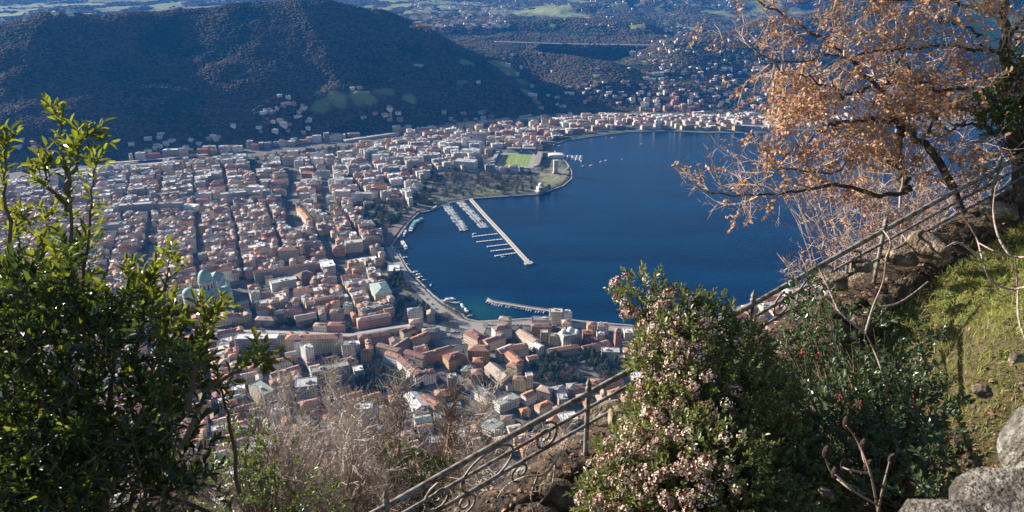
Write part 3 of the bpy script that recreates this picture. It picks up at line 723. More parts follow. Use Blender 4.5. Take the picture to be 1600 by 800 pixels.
# ---------------- brick campanile near the shore
c = P(964, 540, 3); t = thing("bell_tower", "square brick bell tower near the lakeshore left of the flowering bush", "bell tower", (c[0], c[1], 3)); FOOTP.append((c[0], c[1], 1, 0, 4.5, 4.5))
g = Geo(); box(g, (0, 0), 8, 8, -1, 24, .15); g.obj("wall", PALM[PAL['w_brick']], t)
g = Geo(); box(g, (0, 0), 9, 9, 24.01, 24.6, .15); g.obj("cornice", PALM[PAL['w_stone']], t)
g = Geo(); lathe(g, (0, 0, 24.6), [(5.6, 0), (.05, 2.6)], 4); o = g.obj("roof", PALM[PAL['r_terracotta']], t); o.rotation_euler[2] = .15 + math.pi / 4
for k in range(4):
    a = .15 + k * math.pi / 2; g = Geo(); box(g, (4.02 * math.cos(a), 4.02 * math.sin(a)), .2, 2.4, 18, 22, a); g.obj("belfry_opening", glassm, t)

# small church spires in the old town
for (px, py, h, r, lab) in ((333, 345, 30, 3.5, "slender pale bell tower above the roofs right of the old town lane"), (498, 352, 30, 3, "thin pale bell tower between the avenue end and the ornate hotel"),
                            (847, 196, 24, 2.5, "small bell tower among the west shore houses behind the stadium"), (968, 186, 22, 2.5, "small pale bell tower in the far shore village")):
    c = P(px, py, 3); t = thing("bell_tower", lab, "bell tower", (c[0], c[1], 3)); FOOTP.append((c[0], c[1], 1, 0, r + 1, r + 1))
    g = Geo(); box(g, (0, 0), 2 * r, 2 * r, -1, h * .8, .2); g.obj("wall", PALM[PAL['w_cream']], t)
    g = Geo(); lathe(g, (0, 0, h * .8 + .01), [(r * 1.5, 0), (.05, h * .2)], 4); o = g.obj("roof", PALM[PAL['r_brown']], t); o.rotation_euler[2] = .2 + math.pi / 4

# ---------------- stadium
pc = [P(786, 259.5, 3.5), P(829, 261, 3.5), P(830, 241, 3.5), P(784.5, 240, 3.5)]
pc = np.array([p[:2] for p in pc]); cc = pc.mean(0); u = pc[1] - pc[0] + pc[2] - pc[3]; L_ = np.linalg.norm(u) / 2; u /= np.linalg.norm(u); n = np.array([-u[1], u[0]]); D_ = abs(((pc[3] + pc[2]) / 2 - (pc[0] + pc[1]) / 2) @ n)
t = thing("stadium", "lakeside football stadium with bright green pitch and grey roofed stands", "stadium", (cc[0], cc[1], 3)); t.rotation_euler[2] = math.atan2(u[1], u[0])
g = Geo(); box(g, (0, 0), L_ + 26, D_ + 22, -1, .7); g.obj("running_track", mat('stadium_track', (.34, .33, .28), .9, .1, .1), t)
def pitch_mat():
    m, nt, bs = nodes_of("pitch_grass"); N = nt.nodes; L = nt.links
    tc = N.new('ShaderNodeTexCoord'); w_ = N.new('ShaderNodeTexWave'); w_.inputs['Scale'].default_value = .028; w_.inputs['Distortion'].default_value = .3; L.new(tc.outputs['Object'], w_.inputs[0])
    cr = N.new('ShaderNodeValToRGB'); cr.color_ramp.elements[0].color = (.19, .27, .055, 1); cr.color_ramp.elements[1].color = (.25, .33, .07, 1); L.new(w_.outputs['Fac'], cr.inputs[0]); L.new(cr.outputs[0], bs.inputs['Base Color']); bs.inputs['Roughness'].default_value = .9
    return m
g = Geo(); box(g, (0, 0), L_, D_, .7, .76); g.obj("pitch", pitch_mat(), t)
g = Geo(); white = PALM[PAL['r_white']]
for x0, y0, sx, sy in ((0, -D_ / 2 + 1.5, L_ - 3, .5), (0, D_ / 2 - 1.5, L_ - 3, .5), (-L_ / 2 + 1.5, 0, .5, D_ - 3), (L_ / 2 - 1.5, 0, .5, D_ - 3), (0, 0, .5, D_ - 3)): box(g, (x0, y0), sx, sy, .76, .80)
g.obj("pitch_lines", white, t)
seat = mat('stand_seats', (.30, .33, .38), .8, .2, .15); 
def stand(cx, cy, sx, sy, h, ang, roofed, nm="stand"):
    pr_ = link(nm, None, t, (cx, cy, 0)); pr_.rotation_euler[2] = ang
    g = Geo(); k = 7
    for i in range(k): box(g, (0, -sy / 2 + sy / k * (i + .5)), sx, sy / k, -.5, .8 + h * .62 * (i + 1) / k)
    sm = g.mesh("stand", seat); pr_.name = nm; so_ = bpy.data.objects.new("terrace", sm); so_.parent = pr_; COL.objects.link(so_)
    if roofed:
        g = Geo(); g.add([(-sx / 2, -sy / 2, h + 1.2), (sx / 2, -sy / 2, h + 1.2), (sx / 2, sy / 2 + 1, h), (-sx / 2, sy / 2 + 1, h), (-sx / 2, -sy / 2, h + 1.7), (sx / 2, -sy / 2, h + 1.7), (sx / 2, sy / 2 + 1, h + .5), (-sx / 2, sy / 2 + 1, h + .5)], BOXF)
        g.obj("roof", PALM[PAL['r_grey']] if roofed == 1 else PALM[PAL['r_pinkish']], pr_)
        g = Geo(); box(g, (0, sy / 2 + .6), sx, .5, 0, h); g.obj("back_wall", PALM[PAL['w_white']], pr_)
stand(-L_ * .22, D_ / 2 + 19, L_ * .50, 20, 12, 0, 1); stand(L_ * .32, D_ / 2 + 19, L_ * .50, 20, 12.5, 0, 1)
stand(L_ / 2 + 20, 0, D_ * .95, 13, 9, -math.pi / 2, 2); stand(0, -D_ / 2 - 16, L_ * 1.0, 9, 4, math.pi, 0); stand(-L_ / 2 - 19, 0, D_ * .9, 10, 8, math.pi / 2, 1)
FOOTP.append((cc[0], cc[1], u[0], u[1], L_ / 2 + 30, D_ / 2 + 34))
t0_ = t
# ---------------- war memorial tower and domed temple
c = P(868, 271, 3.3); t = thing("memorial_tower", "tall pale stone war memorial tower on the lakeside lawn", "memorial tower", (c[0], c[1], 3.4)); t.rotation_euler[2] = .15
g = Geo(); box(g, (0, 0), 15, 11, 0, 3); g.obj("plinth", stone, t)
for x in (-3.6, 3.6):
    g = Geo(); box(g, (x, 0), 3.6, 7.5, 3, 30); g.obj("pylon", marble, t)
g = Geo(); box(g, (0, 0), 10.4, 7.0, 22, 31); box(g, (0, 0.6), 3.6, 5, 3, 22); g.obj("tower_body", marble, t)
g = Geo(); box(g, (0, 0), 11.6, 8.6, 31, 34); g.obj("cap", marble, t); FOOTP.append((c[0], c[1], 1, 0, 10, 8))
c = P(845, 299, 3.3); t = thing("temple", "small white domed temple with columned porch on the lakeside point", "temple", (c[0], c[1], 3.4)); t.rotation_euler[2] = .3
g = Geo(); box(g, (0, 0), 24, 22, 0, 2.0); g.obj("stair_base", stone, t)
g = Geo(); box(g, (0, 0), 17, 15, 2, 11); g.obj("wall", marble, t)
for i in range(5):
    g = Geo(); lathe(g, (-7 + i * 3.5, -9.5, 2), [(.7, 0), (.7, 8.2)], 8); g.obj("column", marble, t)
g = Geo(); box(g, (0, -8.6), 17.5, 3.4, 10.2, 12); g.obj("porch_roof", marble, t)
g = Geo(); lathe(g, (0, 0, 11), [(6, 0), (6, 4.5), (6.4, 4.5), (6.4, 5)] + dome_prof(6, 4.6, 7, 5), 20); g.obj("dome", PALM[PAL['w_white']], t, True)
FOOTP.append((c[0], c[1], 1, 0, 14, 14))
# seaplane hangar
A = P(857, 244, 9)[:2]; B = P(882, 244, 9)[:2]; u = B - A; w = np.linalg.norm(u); u /= w
t = thing("seaplane_hangar", "white barrel-roofed hangar between the stadium and the memorial tower", "hangar", (A[0], A[1], 3)); t.rotation_euler[2] = math.atan2(u[1], u[0])
g = Geo(); box(g, (w / 2, 14), w, 26, -1, 6); g.obj("wall", PALM[PAL['w_white']], t)
g = Geo(); a = np.linspace(0, math.pi, 9); k = len(a); V = []
for yy in (1, 27): V += [(w / 2 - w / 2 * math.cos(q), yy, 6.01 + 3.2 * math.sin(q)) for q in a]
i = np.arange(k - 1); g.add(V, np.stack([i, i + 1, i + k + 1, i + k], -1)); g.add(V, [tuple(list(range(k))[j] for j in (0, 2, 4, 6, 8))]); g.obj("barrel_roof", PALM[PAL['r_white']], t)
FOOTP.append((A[0] + u[0] * w / 2, A[1] + 14, u[0], u[1], w / 2 + 2, 16))

# ---------------- breakwater, jetties, moles
def deckobj(nm, pts, w, z0, z1, m, label=None, cat="jetty", group=None, parent=None):
    g = Geo(); ribbon(g, path_px(pts, 6), w, z0, z1)
    return g.obj(nm, m, parent, label=label, cat=cat if label else None, group=group)
t = thing("breakwater", "long straight pale breakwater running out into the lake from the park shore", "breakwater")
deckobj("deck", [(735, 312), (760, 340), (790, 372), (824, 410)], 6.5, -2, 2.2, concrete, parent=t)
deckobj("parapet", [(737.5, 312), (762.5, 340), (792.5, 372), (826, 409)], .9, 2.2, 3.1, stone, parent=t)
hc = P(826, 412, 0); g = Geo(); lathe(g, (hc[0], hc[1], -2), [(8, 0), (8, 4.6), (.05, 4.62)], 20); g.obj("round_head", concrete, t)
g = Geo(); lathe(g, (hc[0], hc[1], 2.6), [(.8, 0), (.6, 5), (1.1, 5), (.05, 7)], 8); g.obj("beacon", PALM[PAL['r_white']], t)
white_m = PALM[PAL['r_white']]
FING = [((738, 370.5), (778, 365.6), "first and farthest"), ((745, 378.7), (786, 374), "second"), ((761, 386), (794, 382), "third"), ((767, 393), (801, 389), "fourth"), ((773, 400.6), (807, 395.5), "fifth and nearest")]
for p, q, od in FING:
    t = thing("finger_jetty", f"white finger jetty branching left from the breakwater, {od} counting from the shore", "jetty", group="white finger jetties along the breakwater")
    deckobj("deck", [p, q], 3.2, .3, 1.1, white_m, parent=t)
    g = Geo()
    a_ = P(*p); b_ = P(*q)
    for s_ in np.linspace(.05, .95, 8): box(g, a_[:2] + (b_ - a_)[:2] * s_, .5, 4.4, -.5, 1.5, 0)
    g.obj("mooring_posts", concrete, t)
# boats
hullw = mat('boat_white', (.72, .72, .70), .35, .06, .5); hullb = mat('boat_blue', (.05, .10, .22), .35, .1, .5); wood = mat('boat_wood', (.25, .13, .06), .5, .2, .6); coverb = mat('boat_cover', (.12, .22, .38), .8, .2, .6); tealm = mat('teal_paint', (.12, .42, .38), .5, .1, .5)
def hull_mesh(L, Wd, Hh, bow=.35):
    st = [(-.5, .8), (-.2, 1), (.15, .95), (.35, .62), (.5, .03)]
    V = []
    for s_, k_ in st:
        z = Hh * (1 + .25 * max(0, s_) * 2)
        V += [(s_ * L, -k_ * Wd / 2, z), (s_ * L, -k_ * Wd * .36, -.3), (s_ * L, k_ * Wd * .36, -.3), (s_ * L, k_ * Wd / 2, z)]
    F = []
    for i in range(len(st) - 1):
        a = i * 4
        F += [(a, a + 1, a + 5, a + 4), (a + 1, a + 2, a + 6, a + 5), (a + 2, a + 3, a + 7, a + 6), (a + 3, a, a + 4, a + 7)]
    F += [(0, 3, 2, 1)]
    g = Geo(); g.add(V, F); return g
def wedge_mesh(x0, x1, wd, z0, z1, rake=.3):
    g = Geo(); r = (x1 - x0) * rake
    g.add([(x0, -wd / 2, z0), (x1, -wd / 2, z0), (x1, wd / 2, z0), (x0, wd / 2, z0), (x0, -wd * .42, z1), (x1 - r, -wd * .42, z1), (x1 - r, wd * .42, z1), (x0, wd * .42, z1)], BOXF); return g
BOATS = []
hm = hull_mesh(8, 2.7, 1.1)
B_HULL = [hm.mesh("hull_white", hullw), hm.mesh("hull_blue", hullb), hm.mesh("hull_wood", wood)]
B_CAB = [wedge_mesh(-1.5, 2.2, 1.7, 1.1, 2.0).mesh("cabin_white", hullw), wedge_mesh(-3, 1.6, 2.2, 1.12, 1.7).mesh("cover_blue", coverb), wedge_mesh(-.8, 1.5, 1.5, 1.1, 2.2).mesh("cabin_b", hullw)]
g = Geo(); tube(g, [(0.4, 0, 1), (0.4, 0, 11)], .09, 4); g2 = g.mesh("mast", white_m)
g = Geo(); tube(g, [(0.4, 0, 2.4), (-3.2, 0, 2.3)], .18, 4); g3 = g.mesh("boom", coverb)
def boat(x, y, ang, s, label, group=None, hull=0, top=0, mast=False):
    t = thing("motorboat" if not mast else "sailing_boat", label, "boat", (x, y, 0), group); t.rotation_euler[2] = ang; t.scale = (s, s, s)
    link("hull", B_HULL[hull], t); link("cabin" if top != 1 else "boat_cover", B_CAB[top], t)
    if mast: link("mast", g2, t); link("boom", g3, t)
    BOATS.append((x, y)); return t
for k, (p, q, nm) in enumerate([((695, 319), (726, 361), "left"), ((719, 316), (757.5, 356.5), "right")]):
    t = thing("floating_dock", f"{nm} of the two floating docks crowded with moored white boats", "dock"); deckobj("deck", [p, q], 3, .3, 1.0, concrete, parent=t)
    a_ = P(*p)[:2]; b_ = P(*q)[:2]; L_ = np.linalg.norm(b_ - a_); u = (b_ - a_) / L_; n = np.array([-u[1], u[0]])
    nb = int(L_ // 4.1)
    for i in range(nb):
        for sd in (-1, 1):
            if rnd.random() < .06: continue
            s = rnd.uniform(.75, 1.15); c = a_ + u * (i + .5) * L_ / nb + n * sd * (2 + 4 * s)
            boat(c[0], c[1], math.atan2(n[1] * sd, n[0] * sd) + rnd.uniform(-.06, .06), s,
                 f"small moored boat, {ORD[i]} out on the {'far left' if sd < 0 else 'right'} side of the {nm} floating dock",
                 f"boats moored along the {'left' if sd < 0 else 'right'} side of the {nm} floating dock", rnd.choice([0, 0, 0, 0, 1]), rnd.choice([0, 0, 1, 2]), rnd.random() < .35)
# curved mole with boats
mp_ = [(762, 469), (770, 473), (800, 478), (830, 483), (858, 487)]
t = thing("curved_mole", "curved pale stone mole sheltering a row of small boats", "mole"); deckobj("deck", mp_, 4.5, -2, 2.0, concrete, parent=t); deckobj("parapet", [(a, b_ - 1.6) for a, b_ in mp_], .8, 2.0, 2.9, stone, parent=t)
pm = path_px(mp_, 8); T = np.gradient(pm, axis=0); T /= np.linalg.norm(T, axis=1)[:, None]
arc = np.r_[0, np.cumsum(np.linalg.norm(np.diff(pm, axis=0), axis=1))]
for i, s_ in enumerate(np.arange(6, arc[-1] - 4, 4.0)):
    x = np.interp(s_, arc, pm[:, 0]); y = np.interp(s_, arc, pm[:, 1]); tx = np.interp(s_, arc, T[:, 0]); ty = np.interp(s_, arc, T[:, 1])
    if rnd.random() < .12: continue
    s = rnd.uniform(.65, .95); boat(x + ty * (3 + 4 * s), y - tx * (3 + 4 * s), math.atan2(-tx, ty) + rnd.uniform(-.1, .1), s, f"small boat moored inside the curved mole, {ORD[i]} counting from its free end", "boats moored to the curved mole", rnd.choice([0, 0, 1]), rnd.choice([0, 1, 2]))
# passenger boats
def ferry(px0, py0, px1, py1, wd, label, decks=2, teal=True):
    a_ = P(px0, py0)[:2]; b_ = P(px1, py1)[:2]; L = np.linalg.norm(b_ - a_); c = (a_ + b_) / 2
    t = thing("passenger_boat", label, "boat", (c[0], c[1], 0)); t.rotation_euler[2] = math.atan2(*(b_ - a_)[::-1])
    hull_mesh(L, wd, 1.8).obj("hull", hullw, t)
    z = 1.9
    for k in range(decks):
        f = 1 - .22 * k; g = wedge_mesh(-L * .40 * f, L * .30 * f, wd * .86 * f, z, z + 2.2, .06); dk = g.obj("deck_house", hullw, t)
        g = Geo(); box(g, (-L * .05 * f, 0), L * .64 * f, wd * .86 * f + .1, z + .9, z + 1.6); g.obj("window_band", glassm, dk)
        g = Geo(); box(g, (-L * .05 * f, 0), L * .72 * f, wd * .9 * f, z + 2.2, z + 2.4); g.obj("roof", tealm if teal and k == decks - 1 else hullw, dk); z += 2.4
    g = Geo(); lathe(g, (-L * .1, 0, z), [(.9, 0), (.8, 2.2), (.05, 2.3)], 10); g.obj("funnel", coverb, t)
    BOATS.append(tuple(c))
ferry(641, 362, 652, 344, 9, "big white passenger boat moored at the pier beside the brown promenade")
ferry(631, 370, 635, 361, 4.5, "small white launch just below the big passenger boat", 1, False)
ferry(635, 390, 627, 377, 7, "white hydrofoil-like boat at the end of the ferry pier", 1, False)
ferry(674, 329, 684, 323, 5, "long white boat moored by the park corner of the promenade", 1, False)
ferry(694, 471, 712, 469, 6.5, "white floating restaurant boat beside the lakeside road", 1, False)
ferry(652, 348, 661, 342, 6, "green-roofed boat moored at the far end of the big passenger boat", 1, True)
for (px, py, a, s, lab) in [(618, 407, 2.6, 1.5, "white boat at the first pier head"), (633, 403, 0.2, 1.3, "lone pale boat just off the pier heads"), (629, 417, 1, 1.5, "white cabin boat tied up below the pier heads"), (636, 414, 0, 1.2, "second cabin boat tied up below the pier heads"),
    (648, 426, .5, 1.5, "white boat, upper one of the three near the plane trees"), (652, 430, .5, 1.5, "white boat, middle one of the three near the plane trees"), (656, 434, .5, 1.4, "white boat, lowest of the three near the plane trees"), (663, 438, 0, 1, "small white boat right of the three near the plane trees"),
    (673, 446, 1.6, 1, "round white launch alone off the lakeside road"), (722, 478, 2, 1.6, "white boat inside the small green harbour, upper"), (728, 485, 2, 1.7, "bigger white boat inside the small green harbour"), (734, 494, .2, 1.1, "small grey boat near the harbour corner"), (717, 473, 1.5, .8, "tiny sail boat at the harbour mouth"),
    (741, 366, .5, 1.1, "lone white boat moored at the farthest finger jetty"), (895, 247, .3, 1.3, "boat moored left in the seaplane marina"), (908, 252, 1.8, 1.2, "boat on the near side of the seaplane marina"), (912, 260, .1, 1.2, "white boat off the memorial lawn"), (924, 259, .4, 1.2, "white boat right of the memorial lawn, alone"), (939, 253, .6, 1.1, "white boat farthest out from the seaplane marina"), (947, 251, .6, 1.1, "small boat beside the one farthest out from the marina"),
    (957, 216, .2, 1.1, "tiny white boat crossing the far bay"), (874, 228, .1, 1.1, "boat by the shore road behind the stadium"), (1002, 225, .3, .9, "speck of a boat in the middle of the far bay"), (972, 249, .9, .9, "small buoyed boat in open water right of the marina"), (1080, 207, .1, 1, "boat tied along the far shore villas"), (786, 402, 0, 1, "small boat near the nearest finger jetty")]:
    c = P(px, py, 0); boat(c[0], c[1], a, s, lab, None, 0, rnd.choice([0, 2]))
for k, (p, q, lab) in enumerate([((600, 402), (626, 403), "brown ferry pier reaching from the square toward the hydrofoil"), ((606, 390), (628, 387), "thin ferry pier with dark shelter"), ((612, 412), (634, 414), "white timber landing stage by the open court building"), ((684, 470), (715, 474), "landing stage under the floating restaurant")]):
    t = thing("landing_pier", lab, "pier"); deckobj("deck", [p, q], 5, -1, 1.6, wood if k < 2 else concrete, parent=t)
for x0 in (886, 893, 900, 906):
    t = thing("marina_jetty", f"short white marina jetty beside the memorial lawn, {ORD[[886, 893, 900, 906].index(x0)]} from the left", "jetty", group="jetties of the seaplane marina"); deckobj("deck", [(x0 - 1, 251), (x0 + 1, 243)], 2.5, .2, 1, white_m, parent=t)
    a_ = P(x0 - 1, 251)[:2]; b_ = P(x0 + 1, 243)[:2]
    for s_ in np.linspace(.15, .9, 4):
        for sd in (-1, 1):
            c = a_ + (b_ - a_) * s_; boat(c[0] + sd * 5, c[1], 0 if sd > 0 else math.pi, .9, f"small white boat, {ORD[int(round((s_ - .15) / .25))]} from the near end on the {'right' if sd > 0 else 'left'} of the {ORD[[886, 893, 900, 906].index(x0)]} marina jetty", "boats in the seaplane marina", 0, rnd.choice([0, 1, 2]))

# ---------------- motorway viaduct on the far hills
t = thing("viaduct", "pale motorway viaduct on slim piers crossing the wooded valley", "viaduct")
Yv = 3350; vp = [PY(a, bb, Yv + i * 18) for i, (a, bb) in enumerate([(774, 64.5), (800, 65.5), (830, 66.5), (860, 67.5), (900, 68.5), (940, 69), (985, 69.5), (1040, 71)])]
vp = np.array(vp); g = Geo(); ribbon(g, vp, 16, vp[:, 2] - 2.5, vp[:, 2]); g.obj("deck", concrete, t)
for s_ in np.linspace(.03, .40, 6):
    i = s_ * (len(vp) - 1); j = int(i); q = vp[j] + (vp[min(j + 1, len(vp) - 1)] - vp[j]) * (i - j); gz = float(H(q[0:1], q[1:2])[0])
    g = Geo(); box(g, q, 4, 7, gz - 8, q[2] - 2.5); g.obj("pier", concrete, t)
# ------------------------------------------------------------------ trees: shared meshes
greenl = leafmat('evergreen_crown', (.035, .065, .025), (.05, .09, .02), .7, .2); brownl = leafmat('bare_crown', (.17, .125, .09), (.15, .11, .08), .9, .2, .3)
olive = leafmat('olive_crown', (.09, .105, .05), (.10, .12, .04), .8, .2); bark = mat('tree_bark', (.11, .085, .065), .9, .3, 2)
def crown_mesh(nm, m, rx, rz, n, qs, seed, cone=0.):
    r = np.random.default_rng(seed)
    d = r.normal(size=(n, 3)); d /= np.linalg.norm(d, axis=1)[:, None]
    lob = 1 + .35 * np.sin(d[:, 0] * 4.1 + seed) * np.cos(d[:, 1] * 3.7 + seed * 2) + .2 * np.sin(d[:, 2] * 6 + seed)
    rad = (r.random(n) ** .33 * .45 + .6) * lob
    c = d * rad[:, None] * np.array([rx, rx, rz])
    if cone: 
        tt = (c[:, 2] / rz + 1) / 2; k = np.clip(1.15 - tt * cone, .08, 1.2); c[:, 0] *= k; c[:, 1] *= k
    a = r.normal(size=(n, 3)); a /= np.linalg.norm(a, axis=1)[:, None]; b2 = np.cross(a, r.normal(size=(n, 3))); b2 /= np.linalg.norm(b2, axis=1)[:, None]
    s = (qs * r.uniform(.6, 1.4, n))[:, None]
    V = np.stack([c - a * s, c + b2 * s * .7, c + a * s, c - b2 * s * .7], 1).reshape(-1, 3)
    g = Geo(); g.add(V, np.arange(4 * n).reshape(-1, 4)); return g.mesh(nm, m)
def branch_mesh(nm, h, spread, seed, nb=14):
    r = np.random.default_rng(seed); g = Geo(); tube(g, [(0, 0, -h * .55), (0, 0, 0), (0, 0, h * .5)], [.25, .2, .06], 5)
    for i in range(nb):
        z = r.uniform(-.2, .35) * h; a = r.uniform(0, 6.28); l = spread * r.uniform(.5, 1); p0 = np.array([0, 0, z]); e = np.array([math.cos(a), math.sin(a), .9]) * l
        tube(g, [p0, p0 + e * .5 + [0, 0, -.1], p0 + e], [.1, .06, .02], 3, caps=False)
    return g.mesh(nm, bark)
TREE = {}
TREE['evergreen'] = [(crown_mesh(f"crown_e{i}", greenl, 4.2, 4.6, 520, .62, 10 + i), branch_mesh("trunk_e", 11, 3, i), 6.0) for i in range(3)]
TREE['bare'] = [(crown_mesh(f"crown_b{i}", brownl, 4.4, 4.0, 420, .42, 20 + i), branch_mesh("trunk_b", 11, 4, 5 + i, 26), 6.0) for i in range(3)]
TREE['conifer'] = [(crown_mesh(f"crown_c{i}", greenl, 4.2, 7.0, 600, .6, 30 + i, .95), branch_mesh("trunk_c", 15, 1.6, 9 + i), 8.5) for i in range(2)]
TREE['olive'] = [(crown_mesh(f"crown_o{i}", olive, 3.8, 3.6, 420, .5, 40 + i), branch_mesh("trunk_o", 9, 3, 12 + i), 5.0) for i in range(2)]
KN = {'evergreen': 'dark green evergreen tree', 'bare': 'leafless grey-brown tree', 'conifer': 'tall dark conifer', 'olive': 'dull olive-green tree'}
CL = [  # px, py, rx, ry, count, kinds, where
 (605, 590, 38, 22, 26, 'ecceb', 'in the dark grove by the long white house'),
 (570, 604, 20, 12, 7, 'bbe', 'left of the grove below the terraced block'),
 (858, 572, 26, 18, 14, 'eceb', 'in the park behind the red roof cluster'),
 (882, 592, 28, 14, 12, 'eebc', 'low in the park behind the grey hipped house'),
 (925, 565, 22, 16, 12, 'ecc', 'in the middle of the park right of the red roof cluster'),
 (958, 580, 28, 16, 13, 'ceb', 'in the right end of the park by the flowering bush'),
 (622, 440, 16, 12, 12, 'eec', 'in the dark grove right of the green-roofed palace'),
 (668, 492, 12, 9, 7, 'ec', 'beside the white villa by the lakeside road'),
 (624, 489, 9, 12, 7, 'ec', 'between the pink arcade building and white villa'),
 (650, 450, 20, 8, 9, 'be', 'under the row along the lakeside road'),
 (700, 492, 20, 12, 10, 'b', 'along the lakeside road before the harbour'),
 (700, 514, 8, 5, 3, 'bo', 'on the harbour square'),
 (470, 508, 34, 6, 12, 'eeb', 'above the raised railway wall left of the school'),
 (400, 510, 40, 5, 8, 'bo', 'along the raised railway wall near the cathedral'),
 (575, 322, 30, 10, 14, 'eeo', 'in the gardens behind the ornate cream hotel'),
 (610, 335, 20, 10, 10, 'eb', 'in gardens left of the brown promenade'),
 (600, 348, 16, 6, 6, 'e', 'in the garden by the lake behind the beige hotel'),
 (665, 312, 24, 10, 16, 'bbe', 'at the bend of the park near the promenade corner'),
 (700, 285, 40, 14, 26, 'bbeo', 'in the left part of the lakeside park'),
 (760, 285, 40, 14, 30, 'bbee', 'in the middle of the lakeside park'),
 (805, 285, 26, 12, 18, 'bbe', 'in the lakeside park nearest the stadium'),
 (745, 268, 60, 5, 16, 'eb', 'along the road behind the lakeside park'),
 (858, 297, 8, 3, 4, 'e', 'around the domed temple'),
 (845, 265, 5, 6, 5, 'bo', 'between the stadium and the memorial lawn'),
 (640, 272, 40, 8, 12, 'eeo', 'below the pale row of slab blocks'),
 (455, 240, 36, 7, 22, 'ec', 'in the dark park below the rail yard'),
 (510, 240, 40, 7, 18, 'ec', 'in the dark park below the rail depot'),
]
KC = {'e': 'evergreen', 'b': 'bare', 'c': 'conifer', 'o': 'olive'}
def blocked(x, y, m=0.):
    for c in FOOTP:
        dx, dy = x - c[0], y - c[1]
        if abs(dx * c[2] + dy * c[3]) < c[4] + m and abs(-dx * c[3] + dy * c[2]) < c[5] + m: return True
    return False
_rp = np.concatenate([np.c_[p[:, :2], np.full(len(p), w / 2)] for p, w in ROADS])
# densify road samples
_d = []
for p, w in ROADS:
    for i in range(len(p) - 1):
        k = max(1, int(np.linalg.norm(p[i + 1][:2] - p[i][:2]) // 5))
        for j in range(k): _d.append((*(p[i][:2] + (p[i + 1][:2] - p[i][:2]) * j / k), w / 2))
_rp = np.array(_d)
def on_road(x, y, m=0.): return bool((np.hypot(_rp[:, 0] - x, _rp[:, 1] - y) < _rp[:, 2] + m).any())
TR = []
for px, py, rx, ry, n, kinds, where in CL:
    for i in range(n):
        for _ in range(12):
            a = rnd.uniform(0, 6.28); q = math.sqrt(rnd.random()); w = P(px + math.cos(a) * q * rx, py + math.sin(a) * q * ry, 3)
            if not blocked(w[0], w[1], 2.5) and not on_road(w[0], w[1], 2) and float(lake_sd(w[0:1], w[1:2])[0]) > 4 and all((w[0] - t[0]) ** 2 + (w[1] - t[1]) ** 2 > 20 for t in TR[-40:]): break
        else: continue
        TR.append((w[0], w[1], KC[rnd.choice(kinds)], where))
TR.sort(key=lambda t: t[1])
tree_xy = np.array([(t[0], t[1]) for t in TR])
for x, y, kd, where in TR[:299]:
    cm, tmesh, cz = rnd.choice(TREE[kd]); s = rnd.uniform(.7, 1.25)
    z = float(HL(np.array([x]), np.array([y]))[0])
    t = thing("conifer_tree" if kd == 'conifer' else "broadleaf_tree", f"{KN[kd]} {where.replace('the long ', '').replace('the lakeside', 'the').replace(' in front of the railing', '').replace('of the park right ', '').replace('pink arcade building', 'arcade building')}", "tree", (x, y, z), "trees " + where); t.rotation_euler[2] = rnd.uniform(0, 6.28); t.scale = (s, s, s * rnd.uniform(.85, 1.15))
    link("trunk", tmesh, t, (0, 0, cz)); link("crown", cm, t, (0, 0, cz))
REST = [(x, y, kd) for x, y, kd, w in TR[299:]]

# ------------------------------------------------------------------ the rest of the town
a0 = P(308, 322)[:2]; a1 = P(318, 470)[:2]; vdir = a0 - a1; vdir /= np.linalg.norm(vdir); udir = np.array([vdir[1], -vdir[0]])
parks = [(np.array([P(*q)[:2] for q in poly])) for poly in (
 [(640, 320), (660, 300), (668, 268), (700, 270), (845, 272), (895, 250), (900, 290), (850, 305), (700, 320), (655, 335)],
 [(415, 247), (420, 234), (545, 226), (560, 244), (500, 250)],
 [(380, 262), (400, 246), (435, 262), (400, 272)],
 [(560, 345), (590, 318), (650, 325), (615, 372), (600, 372)],
 [(560, 615), (565, 575), (600, 565), (640, 575), (650, 600), (600, 612)],
 [(825, 610), (828, 570), (850, 555), (905, 556), (960, 560), (1000, 560), (1000, 595), (930, 598), (900, 600)],
 [(600, 450), (612, 424), (640, 428), (660, 460), (735, 512), (700, 520), (670, 500), (650, 505), (615, 500), (618, 470)],
 [(655, 545), (700, 520), (690, 505), (770, 508), (770, 525), (735, 545), (720, 553), (680, 552)],
 [(590, 450), (600, 400), (640, 400), (640, 440)],
 [(845, 300), (840, 235), (900, 235), (900, 300)],
)]
def in_park(x, y): return any(bool(inside(np.array([x]), np.array([y]), p)[0]) for p in parks)
cand = []
bw, bd, st = 66.0, 50.0, 4.6
org = a1
